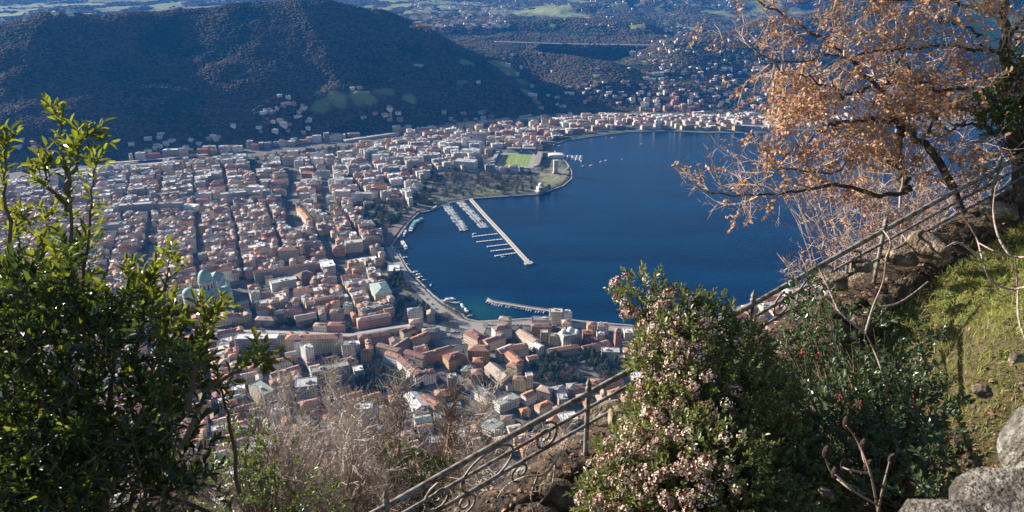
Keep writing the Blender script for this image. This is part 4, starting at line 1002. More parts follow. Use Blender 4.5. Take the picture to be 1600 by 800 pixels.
for bi in range(-32, 34):
    for bj in range(-14, 44):
        base = org + udir * bi * (bw + st) + vdir * bj * (bd + st)
        jx = rnd.uniform(-1, 1) + 9 * float(fbm(np.array(bj * .45), np.array(bi * .2), 51, 2))
        c = base + udir * bw / 2 + vdir * bd / 2
        if c[1] < 560 or c[1] > 2500: continue
        px, py, dz = to_px((c[0], c[1], 3))
        if px < -130 or px > 1330: continue
        old = (py > 322) and px < 640
        near = py > 485
        ang = rnd.uniform(-.07, .07) if old else fbm(np.array(c[0] / 300), np.array(c[1] / 300), 50, 2) * .7
        ca, sa = math.cos(ang), math.sin(ang)
        u = udir * ca + vdir * sa; n = np.array([-u[1], u[0]])
        rowsN = 4 if old else 3
        y0 = 0.
        for r_ in range(rowsN):
            dd = bd / rowsN
            x0 = rnd.uniform(0, 3)
            while x0 < bw - 6:
                w = (rnd.uniform(7, 16) if rnd.random() < .9 else rnd.uniform(18, 30)) if old else (rnd.uniform(12, 26) if near or rnd.random() < .5 else rnd.uniform(24, 42))
                w = min(w, bw - x0)
                d = dd - (rnd.choice([0, 0, .3, 3.0]) if old else rnd.uniform(1.5, 5))
                if not ((r_ in (1, 2) and rnd.random() < .30) if old else rnd.random() < (.38 if near else .2)):
                    o = base + u * (x0 + jx) + n * (r_ * dd) if old else c + u * (x0 - bw / 2) + n * (r_ * dd - bd / 2)
                    uu = u
                    cand.append((o, uu, w - (.05 if old else rnd.uniform(1, 5)), d, old, near))
                x0 += w
vis = []
_c = np.array([q[0] + q[1] * q[2] / 2 + np.array([-q[1][1], q[1][0]]) * q[3] / 2 for q in cand]); _o = np.array([q[0] for q in cand]); _e = np.array([q[0] + q[1] * q[2] + np.array([-q[1][1], q[1][0]]) * q[3] for q in cand])
_sd = np.minimum(np.minimum(lake_sd(_c[:, 0], _c[:, 1]), lake_sd(_o[:, 0], _o[:, 1])), lake_sd(_e[:, 0], _e[:, 1]))
_h = np.stack([H(a_[:, 0], a_[:, 1]) for a_ in (_c, _o, _e)], 1)
_pk = np.zeros(len(cand), bool)
for p in parks: _pk |= inside(_c[:, 0], _c[:, 1], p)
for ix, (o, u, w, d, old, near) in enumerate(cand):
    if _pk[ix] or _sd[ix] < 14: continue
    n = np.array([-u[1], u[0]]); c = o + u * w / 2 + n * d / 2
    if w < 5: continue
    if blocked(c[0], c[1], 4 + .25 * (w + d)): continue
    if on_road(c[0], c[1], min(w, d) / 2 + 1): continue
    hz = _h[ix]
    if hz.max() > (14 if c[0] < 250 else 30) or (c[1] < 900 and hz.max() > 3.5): continue
    if len(tree_xy) and (np.hypot(tree_xy[:, 0] - c[0], tree_xy[:, 1] - c[1]) < 4.5 + min(w, d) * .4).any(): continue
    fd = c[1] - np.interp(c[0], FOOT[:, 0], FOOT[:, 1])
    if fd > -6: continue
    px, py, dz = to_px((c[0], c[1], 8))
    far = px > 640 and py < 225
    if far and rnd.random() < .28: continue
    if far: kr = rnd.choice(['terracotta', 'pinkish', 'beige', 'pale', 'pale', 'grey', 'brown', 'white']); kw = rnd.choice(['cream', 'white', 'pink', 'ochre', 'yellow', 'white']); rf = 'flat' if kr in ('pale', 'grey', 'white') else 'hip'; h = rnd.uniform(8, 16)
    elif old or near:
        kr = rnd.choice(['terracotta', 'pinkish', 'brown', 'pinkish', 'pinkish', 'terracotta', 'beige', 'orange', 'brown'] + (['orange', 'darkred', 'terracotta'] if near else []) if rnd.random() < .80 else ['grey', 'pale', 'white', 'greygreen']); kw = rnd.choice(['cream', 'beige', 'ochre', 'pink', 'white', 'white', 'cream', 'stone', 'yellow', 'cream'])
        rf = rnd.choice(['gable', 'gable', 'hip']) if kr not in ('grey', 'pale', 'white') else 'flat'; h = rnd.uniform(8, 15) + (5 if rnd.random() < .08 else 0)
        if near: h = rnd.uniform(8, 14)
    else:
        m_ = rnd.random()
        if m_ < .5: kr = rnd.choice(['pale', 'grey', 'white', 'pale', 'greygreen']); rf = 'flat'; kw = rnd.choice(['white', 'beige', 'grey', 'white', 'cream']); h = rnd.uniform(10, 23)
        else: kr = rnd.choice(['terracotta', 'pinkish', 'brown', 'orange', 'brown']); rf = 'hip'; kw = rnd.choice(['cream', 'beige', 'pink', 'white', 'ochre']); h = rnd.uniform(9, 17)
    vis.append((c[1] + abs(c[0]) * .3 + (9000 if not (180 < px < 1000) else 0), o, u, w, d, h, rf, kw, kr, float(hz.min()), px, py))
vis.sort(key=lambda v: v[0])
N_THINGS = max(0, 296 - len(HOUSES))
LM = [(485, 560, 'the narrow white tower block'), (515, 585, 'the terraced apartment block'), (770, 590, 'the beige church'), (715, 565, 'the ochre palace'), (585, 500, 'the long pink arcade building'), (600, 450, 'the green-roofed palace'),
      (327, 460, 'the green-domed cathedral'), (445, 438, 'the white palace with pale roof'), (450, 385, 'the big cream palace'), (512, 405, 'the white mansard palace'), (553, 375, 'the ornate cream hotel'), (895, 530, 'the domed theatre'),
      (963, 525, 'the brick bell tower'), (840, 625, 'the red roof cluster'), (790, 625, 'the balconied villas'), (650, 628, 'the gleaming white hall'), (480, 500, 'the factory-like pinkish roof'), (395, 540, 'the grey apartment row'), (572, 640, 'the twin white blocks'), (560, 420, 'the white waterfront roof'), (640, 560, 'the long white house'), (410, 610, 'the cream block by the bush'), (785, 500, 'the white lakefront house'), (930, 600, 'the orange house by the railing')]
ORD2 = ['first', 'second', 'third', 'fourth', 'fifth', 'sixth', 'seventh', 'eighth', 'ninth', 'tenth', 'eleventh', 'twelfth', 'thirteenth', 'fourteenth', 'fifteenth', 'sixteenth', 'seventeenth', 'eighteenth', 'nineteenth', 'twentieth']
RW_ = {'terracotta': 'terracotta', 'pinkish': 'pinkish', 'brown': 'brown', 'beige': 'sandy', 'orange': 'orange', 'darkred': 'dark red', 'grey': 'grey', 'pale': 'pale grey', 'white': 'white', 'greygreen': 'grey-green', 'green': 'green'}
info = []
for v in vis[:N_THINGS]:
    _, o, u, w, d, h, rf, kw, kr, hz, px, py = v
    q = min(LM, key=lambda l: (l[0] - px) ** 2 + ((l[1] - py) * 1.5) ** 2); dx, dy = px - q[0], py - q[1]
    dr = ('right of' if dx > 0 else 'left of') if abs(dx) > abs(dy) * 1.3 else ('below' if dy > 0 else 'beyond')
    info.append([v, (q[2], dr, kw, kr, rf), math.hypot(dx, dy)])
from collections import defaultdict
grp = defaultdict(list)
for it in info: grp[it[1]].append(it)
for k_, L_ in grp.items():
    L_.sort(key=lambda it: it[2])
    for r_, it in enumerate(L_):
        q, dr, kw, kr, rf = k_
        it.append(f"{kw} {'flat-roofed' if rf == 'flat' else 'gabled' if rf == 'gable' else 'hipped'} house with {RW_[kr]} roof, " + (f"{ORD[min(r_, 19)]} such " if len(L_) > 1 else '') + f"{dr} {q}")
for it in info:
    _, o, u, w, d, h, rf, kw, kr, hz, px, py = it[0]
    G = newG(); house_geo(o, u, w, d, hz, hz - 3, h, rf, PAL['w_' + kw], PAL['r_' + kr], G, 3, rnd)
    c = o + u * w / 2 + np.array([-u[1], u[0]]) * d / 2
    emit_house(G, "house" if h < 16 else "apartment_block", it[3], "house" if h < 16 else "apartment block", (c[0], c[1], hz), "houses of the town")
G = newG()
for v in vis[N_THINGS:]:
    _, o, u, w, d, h, rf, kw, kr, hz, px, py = v
    house_geo(o, u, w, d, hz, hz - 3, h, rf, PAL['w_' + kw], PAL['r_' + kr], G, 2 if v[0] > 9000 or py < 400 else 3, rnd, balc=(h > 17 and rnd.random() < .4), chim=py > 300)
print("houses things", len(info) + len(BL), "mass", len(vis) - N_THINGS)
# villages on the hillsides
VB = [(1010, 108, 1190, 172, 100, 'w'), (985, 150, 1090, 178, 26, 'p'), (400, 150, 482, 214, 26, 'w'), (225, 208, 345, 238, 12, 'w'), (905, 130, 1005, 166, 22, 'w'), (820, 135, 905, 172, 10, 'w'), (690, 176, 765, 200, 14, 'w'),
      (640, 4, 790, 46, 240, 'v'), (560, 165, 640, 192, 7, 'w'), (880, 14, 1010, 50, 26, 'w'), (1035, 44, 1075, 62, 16, 'w'), (1000, 58, 1200, 112, 50, 'w'), (1195, 55, 1590, 190, 110, 'w'), (640, -4, 1240, 12, 150, 'v'), (0, 4, 120, 30, 24, 'v'),
      (780, 84, 870, 118, 9, 'w'), (1030, 60, 1060, 90, 8, 'w'), (980, 80, 1040, 110, 12, 'w'), (300, 0, 420, 10, 10, 'v'), (0, 215, 60, 240, 5, 'w')]
VI = [(648, 104, 30), (655, 106, 16), (744, 131, 14), (805, 118, 14), (930, 112, 16), (908, 136, 20), (926, 134, 18), (942, 133, 18), (916, 142, 18), (934, 146, 20), (966, 148, 20), (1010, 118, 46), (1020, 118, 40), (1030, 117, 40), (1005, 125, 22), (1015, 127, 22), (1030, 126, 20), (1036, 132, 18), (1003, 140, 20), (998, 146, 18), (825, 150, 32), (882, 148, 34),
      (605, 172, 14), (618, 182, 18), (599, 186, 14), (460, 186, 24), (437, 197, 20), (434, 155, 14), (400, 203, 16), (480, 190, 12), (558, 140, 18), (548, 143, 14), (322, 220, 14), (337, 219, 14), (201, 229, 14), (240, 230, 22), (255, 228, 14), (245, 218, 14), (360, 200, 14), (983, 84, 30), (984, 87, 30), (1058, 58, 18), (1064, 72, 14), (1045, 82, 18), (1018, 90, 14)]
PTS = [(x, y, w_, 'w') for x, y, w_ in VI]
for x0, y0, x1, y1, n_, ty in VB:
    for _ in range(n_): PTS.append((rnd.uniform(x0, x1), rnd.uniform(y0, y1), rnd.uniform(9, 20) if ty != 'v' else rnd.uniform(16, 36), ty))
VXY = []
for x, y, w, ty in PTS:
    q = hit(x, y)
    if q[2] > 340 or float(lake_sd(q[0:1], q[1:2])[0]) < 20: continue
    if on_road(q[0], q[1], 10): continue
    ang = rnd.uniform(-.5, .5); u = np.array([math.cos(ang), math.sin(ang)]); d = rnd.uniform(8, 12)
    kw = rnd.choice(['white', 'white', 'cream', 'pink'] if ty != 'p' else ['pink', 'cream', 'ochre', 'white']); kr = rnd.choice(['pale', 'grey', 'terracotta', 'brown', 'white'] if ty == 'w' else ['terracotta', 'pinkish', 'brown', 'pale'])
    h = rnd.uniform(6, 10) if ty != 'p' else rnd.uniform(10, 20)
    house_geo(q[:2], u, w, d, q[2], q[2] - 10, h, 'flat' if kr in ('pale', 'white') else 'hip', PAL['w_' + kw], PAL['r_' + kr], G, 1 if q[1] < 3300 else 0, rnd, chim=False)
    VXY.append((q[0], q[1]))
g = Geo()
for k in ('wall', 'roof', 'window', 'balcony', 'chimney'):
    for v in G[k].V: pass
    off = g.n; g.V += G[k].V; g.F += [f + off for f in G[k].F]; g.M += G[k].M; g.n += G[k].n
g.obj("distant_houses", PALM, kind='stuff')
VXY = np.array(VXY)

# ------------------------------------------------------------------ woods on the hills (instances of a few crowns)
def instancer(name, pts, scl, rot, meshes, matidx=None):
    for k, me_ in enumerate(meshes):
        sel = [i for i in range(len(pts)) if matidx[i] == k]
        if not sel: continue
        src = bpy.data.objects.new("wood_crown_source", me_)
        m = bpy.data.meshes.new(name); m.vertices.add(len(sel)); m.vertices.foreach_set('co', np.asarray(pts)[sel].astype(np.float32).ravel())
        at = m.attributes.new("s", 'FLOAT', 'POINT'); at.data.foreach_set('value', np.asarray(scl)[sel].astype(np.float32))
        at = m.attributes.new("r", 'FLOAT', 'POINT'); at.data.foreach_set('value', np.asarray(rot)[sel].astype(np.float32))
        o = link(name, m, kind='stuff')
        ng = bpy.data.node_groups.new(name, 'GeometryNodeTree')
        ng.interface.new_socket(name='Geometry', in_out='INPUT', socket_type='NodeSocketGeometry'); ng.interface.new_socket(name='Geometry', in_out='OUTPUT', socket_type='NodeSocketGeometry')
        N = ng.nodes; L = ng.links; gi = N.new('NodeGroupInput'); go = N.new('NodeGroupOutput')
        ip = N.new('GeometryNodeInstanceOnPoints'); oi = N.new('GeometryNodeObjectInfo'); oi.inputs[0].default_value = src
        m2p = N.new('GeometryNodeMeshToPoints')
        a = N.new('GeometryNodeInputNamedAttribute'); a.data_type = 'FLOAT'; a.inputs[0].default_value = 's'
        r = N.new('GeometryNodeInputNamedAttribute'); r.data_type = 'FLOAT'; r.inputs[0].default_value = 'r'
        cx = N.new('ShaderNodeCombineXYZ'); L.new(r.outputs[0], cx.inputs[2])
        L.new(gi.outputs[0], m2p.inputs[0]); L.new(m2p.outputs[0], ip.inputs['Points']); L.new(oi.outputs['Geometry'], ip.inputs['Instance']); L.new(a.outputs[0], ip.inputs['Scale']); L.new(cx.outputs[0], ip.inputs['Rotation'])
        L.new(ip.outputs[0], go.inputs[0])
        md = o.modifiers.new("scatter", 'NODES'); md.node_group = ng
def blob(nm, m, seed, sz=1.0):
    V, F = ICO2; r = np.random.default_rng(seed); f = 1 + .18 * np.sin(V[:, 0] * 5 + seed) * np.cos(V[:, 1] * 4 + seed) + r.uniform(-.12, .12, len(V))
    g = Geo(); g.add(V * f[:, None] * np.array([1, 1, sz]) * np.array([1, 1, .55]) + [0, 0, .06 * sz], F); return g.mesh(nm, m)
wb = mat('winter_wood', (.105, .08, .055), 1, .25, .5, obj_var=.2, spec=.1); we = mat('evergreen_wood', (.04, .06, .03), 1, .25, .5, obj_var=.2, spec=.1)
wo = mat('oak_wood', (.125, .088, .055), 1, .25, .5, obj_var=.2, spec=.1)
blobs = [blob("crown_a", wb, 1, 1.0), blob("crown_b", we, 2, 1.3), blob("crown_c", wo, 3, .9)]
n = 420000
yy = 1700 + (9000 - 1700) * RNG.random(n) ** 1.9; xx = (RNG.random(n) * 2 - 1) * (yy * .79 + 60)
fd = yy - np.interp(xx, FOOT[:, 0], FOOT[:, 1])
keep = fd > 4 
xx, yy, fd = xx[keep], yy[keep], fd[keep]
zz = H(xx, yy)
mm = meadow_mask(xx, yy)
dens = fbm(xx / 260, yy / 260, 55, 4) + .75 + np.where(yy > 4300, -.25, 0)
keep = (mm < .35) & (dens > RNG.random(len(xx)) * .35) & (mm < .2 + .15 * RNG.random(len(xx))) & (lake_sd(xx, yy) > 12)
xx, yy, zz = xx[keep], yy[keep], zz[keep]
# clear of houses
cell = {}
for i, (a, c) in enumerate(VXY): cell.setdefault((int(a // 40), int(c // 40)), []).append(i)
kp = np.ones(len(xx), bool); ci = (xx // 40).astype(int); cj = (yy // 40).astype(int)
for i in range(len(xx)):
    for k in cell.get((ci[i], cj[i]), ()):
        if (xx[i] - VXY[k][0] - 5) ** 2 + (yy[i] - VXY[k][1] + 2) ** 2 < 260: kp[i] = False
xx, yy, zz = xx[kp], yy[kp], zz[kp]
sc = (3.4 + 2.6 * RNG.random(len(xx))) * (1 + np.clip(yy - 2400, 0, 4000) / 3200)
rr = fbm(xx / 120, yy / 120, 60, 3) + RNG.random(len(xx)) * .5
ki = np.where(rr > .52, 1, np.where(RNG.random(len(xx)) < .35, 2, 0))
print("wood crowns", len(xx))
instancer("hill_wood", np.stack([xx, yy, zz], -1), sc, RNG.random(len(xx)) * 6.28, blobs, ki)
# remaining town trees and scattered garden trees between the houses
gp = list((x, y, k) for x, y, k in REST)
for _ in range(2600):
    px = rnd.uniform(-100, 1250); py = rnd.uniform(190, 690); w = P(px, py, 3)
    if w[1] > 2400 or w[1] < 600 or rnd.random() < .3: continue
    if blocked(w[0], w[1], 2) or on_road(w[0], w[1], 1): continue
    if float(lake_sd(w[0:1], w[1:2])[0]) < 5: continue
    gp.append((w[0], w[1], rnd.choice(['evergreen', 'bare', 'olive', 'evergreen', 'conifer'])))
for kk_, (pi_, n_) in enumerate([(0, 520), (1, 240), (2, 60), (3, 160), (6, 60)]):
    pg = parks[pi_]; lo = pg.min(0); hi = pg.max(0)
    for _ in range(n_):
        w = lo + (hi - lo) * np.array([rnd.random(), rnd.random()])
        if not bool(inside(w[0:1], w[1:2], pg)[0]) or blocked(w[0], w[1], 3) or on_road(w[0], w[1], 2) or float(lake_sd(w[0:1], w[1:2])[0]) < 9: continue
        if pi_ == 0 and to_px((w[0], w[1], 3))[0] > 838: continue
        if len(tree_xy) and np.hypot(tree_xy[:, 0] - w[0], tree_xy[:, 1] - w[1]).min() < 5: continue
        gp.append((w[0], w[1], rnd.choice(['bare', 'bare', 'evergreen', 'olive', 'evergreen', 'conifer'] if pi_ in (0, 6) else ['evergreen', 'conifer', 'evergreen', 'bare', 'olive'])))
hx = np.array([v[1] + v[2] * v[3] / 2 + np.array([-v[2][1], v[2][0]]) * v[4] / 2 for v in vis])
gp = [q for q in gp if np.hypot(hx[:, 0] - q[0], hx[:, 1] - q[1]).min() > 8.5]
km = {'evergreen': 0, 'bare': 1, 'olive': 2, 'conifer': 3}
instancer("garden_trees", np.array([(a, c, float(HL(np.array([a]), np.array([c]))[0]) + 4.0) for a, c, _ in gp]), RNG.uniform(.5, 1.05, len(gp)), RNG.random(len(gp)) * 6.28, [TREE['evergreen'][0][0], TREE['bare'][0][0], TREE['olive'][0][0], TREE['conifer'][0][0]], [km[q[2]] for q in gp])
print("garden trees", len(gp))
# parked cars on the square and the lakeside road
carcol = [mat('car_paint_' + n_, c_, .3, .05, 1) for n_, c_ in (('white', (.7, .7, .7)), ('dark', (.03, .03, .035)), ('silver', (.4, .41, .42)), ('red', (.35, .03, .03)), ('blue', (.04, .08, .25)))]
tyre = mat('tyre', (.02, .02, .02), .8, .1, 1)
bm_ = []
for cm_ in carcol:
    g = Geo(); g.add([(-2.1, -.85, .3), (2.1, -.85, .3), (2.1, .85, .3), (-2.1, .85, .3), (-2.1, -.82, .85), (2.05, -.8, .75), (2.05, .8, .75), (-2.1, .82, .85)], BOXF); bm_.append(g.mesh("body", cm_))
g = Geo(); g.add([(-1.7, -.78, .84), (1.0, -.78, .8), (1.0, .78, .8), (-1.7, .78, .84), (-1.3, -.62, 1.42), (.3, -.62, 1.42), (.3, .62, 1.42), (-1.3, .62, 1.42)], BOXF); cabm = g.mesh("cabin", glassm)
g = Geo(); tube(g, [(0, -.1, 0), (0, .1, 0)], .32, 8); wm = g.mesh("wheel", tyre)
cn = ['white', 'dark', 'silver', 'red', 'blue']
for i in range(46):
    if i < 16: px, py, w_ = 686 + (i % 8) * 6.2, 520 + (i // 8) * 9 + rnd.uniform(-1, 1), 'parked on the harbour square'
    elif i < 36: px, py, w_ = 764 + (i - 16) * 5.6, 508.5 + rnd.uniform(-.5, .5), 'on the shore road right of the harbour square'
    else: px, py, w_ = 640 + (i - 36) * 7.0, 437 + (i - 36) * 7.6, 'on the lakeside road beside the plane trees'
    c = P(px, py, 3.4); k = rnd.randrange(5)
    if blocked(c[0], c[1], .5): continue
    t = thing("parked_car", f"small {cn[k]} car {w_}", "car", (c[0], c[1], 3.36), "cars " + w_); t.rotation_euler[2] = rnd.choice([.2, 1.3, .3])
    link("body", bm_[k], t); link("cabin", cabm, t)
    for sx in (-1.3, 1.3):
        for sy in (-.8, .8): link("wheel", wm, t, (sx, sy, .32))
# ================================================================== the foreground
RP = np.array([5.58, 10.35, 495.35]); RS = np.array([.871, .491]); RT = np.array([.491, -.871])
def st_of(x, y): dx = x - RP[0]; dy = y - RP[1]; return dx * RS[0] + dy * RS[1], dx * RT[0] + dy * RT[1]
def xy_of(s, t): return RP[0] + s * RS[0] + t * RT[0], RP[1] + s * RS[1] + t * RT[1]
def nearz(x, y):
    s, t = st_of(x, y); base = RP[2] + .225 * s
    D = 2.1 * (1 - sstep((s + 3.2) / 3.6)) + .15
    inner = base - D * sstep((t - .16) / .22) + np.where(t > 1.3, .0, 0) + (.38 + .2 * sstep((s + 2) / 3)) * np.maximum(0, t - .9 - 1.8 * (1 - sstep((s + 4) / 3)))
    outer = base - 2.2 * sstep((-t - .30) / .8) - 1.5 * np.maximum(0, -t - .9)
    z = np.where(t > 0, inner, outer)
    return z + .22 * fbm(x * 1.3, y * 1.3, 12, 4) * sstep((np.abs(t) - .2) / .6) + .05 * fbm(x * 6, y * 6, 17, 3)
sx = np.arange(-26, 22, .16); tx = np.r_[np.arange(-16, -1.5, .5), np.arange(-1.5, 9, .14)]
SX, TX = np.meshgrid(sx, tx); X, Y = xy_of(SX, TX); Z = nearz(X, Y)
k0, k1 = len(sx), len(tx); I = (np.arange(k1 - 1)[:, None] * k0 + np.arange(k0 - 1)[None]).ravel()
g = Geo(); g.add(np.stack([X, Y, Z], -1).reshape(-1, 3), np.stack([I, I + k0, I + k0 + 1, I + 1], -1))
GREEN = (sstep((SX + 1.5) / 2) * sstep((TX - .3) / .4)).ravel()
def soil_mat():
    m, nt, bs = nodes_of("bank_soil"); N = nt.nodes; L = nt.links; tc = N.new('ShaderNodeTexCoord')
    def ns(s, d=8):
        n = N.new('ShaderNodeTexNoise'); n.inputs['Scale'].default_value = s; n.inputs['Detail'].default_value = d; L.new(tc.outputs['Object'], n.inputs[0]); return n.outputs['Fac']
    def rp(f, a, c, p, q):
        r = N.new('ShaderNodeValToRGB'); r.color_ramp.elements[0].position = p; r.color_ramp.elements[1].position = q; r.color_ramp.elements[0].color = a + (1,); r.color_ramp.elements[1].color = c + (1,); L.new(f, r.inputs[0]); return r.outputs[0]
    mx = N.new('ShaderNodeMix'); mx.data_type = 'RGBA'; at_ = N.new('ShaderNodeAttribute'); at_.attribute_name = 'turf'; mu = N.new('ShaderNodeMath'); mu.operation = 'MULTIPLY'; L.new(at_.outputs['Fac'], mu.inputs[0]); L.new(rp(ns(.7), (.3, .3, .3), (1, 1, 1), .42, .58), mu.inputs[1]); L.new(mu.outputs[0], mx.inputs[0]); L.new(rp(ns(7), (.02, .014, .009), (.085, .055, .033), .35, .7), mx.inputs[6]); L.new(rp(ns(9), (.08, .10, .02), (.20, .22, .06), .35, .7), mx.inputs[7])
    L.new(mx.outputs[2], bs.inputs['Base Color']); bs.inputs['Roughness'].default_value = .95
    bp = N.new('ShaderNodeBump'); bp.inputs['Distance'].default_value = .05; L.new(ns(12), bp.inputs['Height']); L.new(bp.outputs[0], bs.inputs['Normal']); return m
me = g.mesh("hillside_bank", soil_mat(), True); at_ = me.attributes.new('turf', 'FLOAT', 'POINT'); at_.data.foreach_set('value', GREEN.astype(np.float32)); link("hillside_bank", me, kind='structure')

# ---------------- railing
def rust_paint():
    m, nt, bs = nodes_of('grey_railing_paint'); N = nt.nodes; L = nt.links; tc = N.new('ShaderNodeTexCoord'); n_ = N.new('ShaderNodeTexNoise'); n_.inputs['Scale'].default_value = 11; n_.inputs['Detail'].default_value = 9; L.new(tc.outputs['Object'], n_.inputs[0])
    cr = N.new('ShaderNodeValToRGB'); e = cr.color_ramp.elements; e[0].position = .40; e[0].color = (.10, .055, .03, 1); e[1].position = .56; e[1].color = (.22, .22, .215, 1); k_ = e.new(.47); k_.color = (.15, .12, .10, 1); L.new(n_.outputs['Fac'], cr.inputs[0]); L.new(cr.outputs[0], bs.inputs['Base Color'])
    bs.inputs['Roughness'].default_value = .6; bp = N.new('ShaderNodeBump'); bp.inputs['Distance'].default_value = .006; L.new(n_.outputs['Fac'], bp.inputs['Height']); L.new(bp.outputs[0], bs.inputs['Normal']); return m
rp_ = rust_paint()
rail = thing("railing", "long grey wrought iron handrail climbing from the lower middle to the right edge", "railing", (float(RP[0]), float(RP[1]), float(RP[2])))
def rpt(k, up, side=0.):   # k: post index
    s = (k - 3) * 2.66; x, y = xy_of(s, side); return np.array([x, y, RP[2] + .225 * s + up]) - RP
jit = {k: (rnd.uniform(-.03, .03), rnd.uniform(-.02, .02)) for k in range(-3, 9)}
def rp2(k, up):
    k0_ = math.floor(k); f = k - k0_; a = jit.get(k0_, (0, 0)); c_ = jit.get(k0_ + 1, (0, 0)); return rpt(k, up + (a[1] * (1 - f) + c_[1] * f), a[0] * (1 - f) + c_[0] * f)
for nm, up, r in (("handrail", .88, .036), ("middle_rail", .66, .022), ("lower_rail", .42, .022)):
    for k in range(-2, 8):
        g = Geo(); q = [rp2(k + f, up + .012 * math.sin(f * 3.14)) for f in (0, .25, .5, .75, 1)]; tube(g, q, r, 8); g.obj(nm, rp_, rail, True)
for k in range(-2, 9):
    g = Geo(); q = rp2(k, 0)
    tube(g, [q + [0, 0, -.25], q + [0, 0, .95]], .032, 8); p = g.obj("post", rp_, rail, True)
    g = Geo(); lathe(g, q + [0, 0, .94], [(.035, 0), (.042, .02), (.02, .04), (.038, .07), (.030, .10), (.004, .16)], 10); g.obj("finial", rp_, p, True)
def spiral(c, r0, r1, a0_, turns, k, flip=1):
    out = []
    for i in range(22):
        f = i / 21; r = r0 + (r1 - r0) * f; a = a0_ + flip * turns * 6.283 * f
        out.append(rp2(k + (c[0] + r * math.cos(a)) / 2.66, c[1] + r * math.sin(a)))
    return out
for k in (-2, 0, 2, 5):
    for sgn, cx in ((1, .62), (-1, 2.04)):
        g = Geo(); tube(g, spiral((cx, .60), .20, .03, 1.57, 1.6, k, sgn), [.019] * 22, 5); g.obj("scroll", rp_, rail, True)
        g = Geo(); tube(g, spiral((cx + sgn * .34, .30), .14, .03, 4.7, 1.4, k, sgn), [.017] * 22, 5); g.obj("scroll", rp_, rail, True)
    g = Geo(); tube(g, [rp2(k + .47 + (.30 * math.cos(a)) / 2.66 * 1.15, .62 + .22 * math.sin(a) + .05 * math.cos(a)) for a in np.linspace(0, 6.283, 25)], .017, 5); g.obj("oval_ring", rp_, rail, True)

# ---------------- stones
def rock_mat(nm, c, sc=3., moss=False):
    m = mat(nm, c, .9, .55, sc, bump=1.0); nt = m.node_tree; N = nt.nodes; L = nt.links; bs = N['Principled BSDF']; old_ = bs.inputs['Base Color'].links[0].from_socket
    tc = N.new('ShaderNodeTexCoord'); vo = N.new('ShaderNodeTexNoise'); vo.inputs['Scale'].default_value = sc * .45; vo.inputs['Detail'].default_value = 12; vo.inputs['Roughness'].default_value = .72; L.new(tc.outputs['Object'], vo.inputs[0])
    cr = N.new('ShaderNodeValToRGB'); e = cr.color_ramp.elements; e[0].position = .40; e[0].color = (0, 0, 0, 1); e[1].position = .56; e[1].color = (1, 1, 1, 1); L.new(vo.outputs['Fac'], cr.inputs[0])
    mx = N.new('ShaderNodeMix'); mx.data_type = 'RGBA'; L.new(cr.outputs[0], mx.inputs[0]); mx.inputs[6].default_value = (c[0] * .38, c[1] * .36, c[2] * .28, 1); L.new(old_, mx.inputs[7]); L.new(mx.outputs[2], bs.inputs['Base Color']); return m
rockm = rock_mat('lichen_rock', (.30, .28, .25), 5); rockt = rock_mat('tan_rock', (.24, .19, .14), 6); rockd = rock_mat('brown_rock', (.13, .09, .06), 6)
def rock_geo(seed, sx_, sy_, sz_, sub=ICO3, am=.28):
    V, F = sub; r = np.random.default_rng(seed); ph = r.uniform(0, 6.28, 9)
    f = 1 + am * (np.sin(V[:, 0] * 2.3 + ph[0]) * np.cos(V[:, 1] * 2.7 + ph[1]) + .5 * np.sin(V[:, 2] * 4.3 + ph[2]) * np.sin(V[:, 0] * 5.1 + ph[3]) + .25 * np.sin(V[:, 1] * 11 + ph[4]) * np.cos(V[:, 2] * 9 + ph[5]))
    f = f * (1 + .05 * fbm(V[:, 0] * 5 + 9, V[:, 1] * 5 + V[:, 2] * 4, seed, 4))
    W_ = np.sign(V) * np.abs(V) ** .75; g = Geo(); g.add(W_ * f[:, None] * np.array([sx_, sy_, sz_]), F); return g
wall_t = thing("retaining_wall", "dark brown rubble stone wall carrying the lower stretch of railing", "stone wall", tuple(RP))
sm_ = [rock_geo(s, .26, .17, .16, ICO2).mesh("stone", rockd, True) for s in range(6)]
for i in range(27):
    for j in range(6):
        s = -10.5 + i * .43 + (j % 2) * .2; x, y = xy_of(s, .27 + rnd.uniform(-.05, .05)); z = RP[2] + .225 * s - .18 - j * .33
        if j * .33 > 2.1 * (1 - float(sstep(np.array((s + 3.2) / 3.6)))) + .1: continue
        link("stone", rnd.choice(sm_), wall_t, (x - RP[0], y - RP[1], z - RP[2]), (rnd.uniform(-.3, .3), rnd.uniform(-.3, .3), .51 + rnd.uniform(-.3, .3)), (rnd.uniform(.8, 1.15), 1, rnd.uniform(.85, 1.15)))
for i, (px, py, dp, r, lab) in enumerate([(950, 652, 9.9, .24, "pale flat rock on the wall top just left of the nearest clear post"), (985, 668, 9.1, .30, "brown rock at the railing foot left of the flowering bush"), (1455, 385, 11.3, .30, "tan rock among roots under the upper railing"), (1405, 402, 11.2, .20, "tan boulder under the upper railing near the bare branches"),
     (1560, 330, 11.6, .24, "pale boulder highest under the railing at the right edge"), (1300, 440, 10.6, .2, "pale broken rock on the outer edge of the railing"), (1345, 415, 10.9, .16, "small pale rock beside the railing post by the oak"), (1535, 610, 6.2, .08, "flat stone lying in the grass above the dark shrub"), (1590, 560, 5.8, .06, "small grey stone at the right edge of the grass"), (1290, 770, 5.6, .05, "broken whitish stone low between the bush and dark shrub")]):
    q = PD(px, py, dp); o = rock_geo(50 + i, r, r * .8, r * .55).obj("rock", rockt, None, True, label=lab, cat="rock"); o.location = q; o.rotation_euler[2] = rnd.uniform(0, 3)
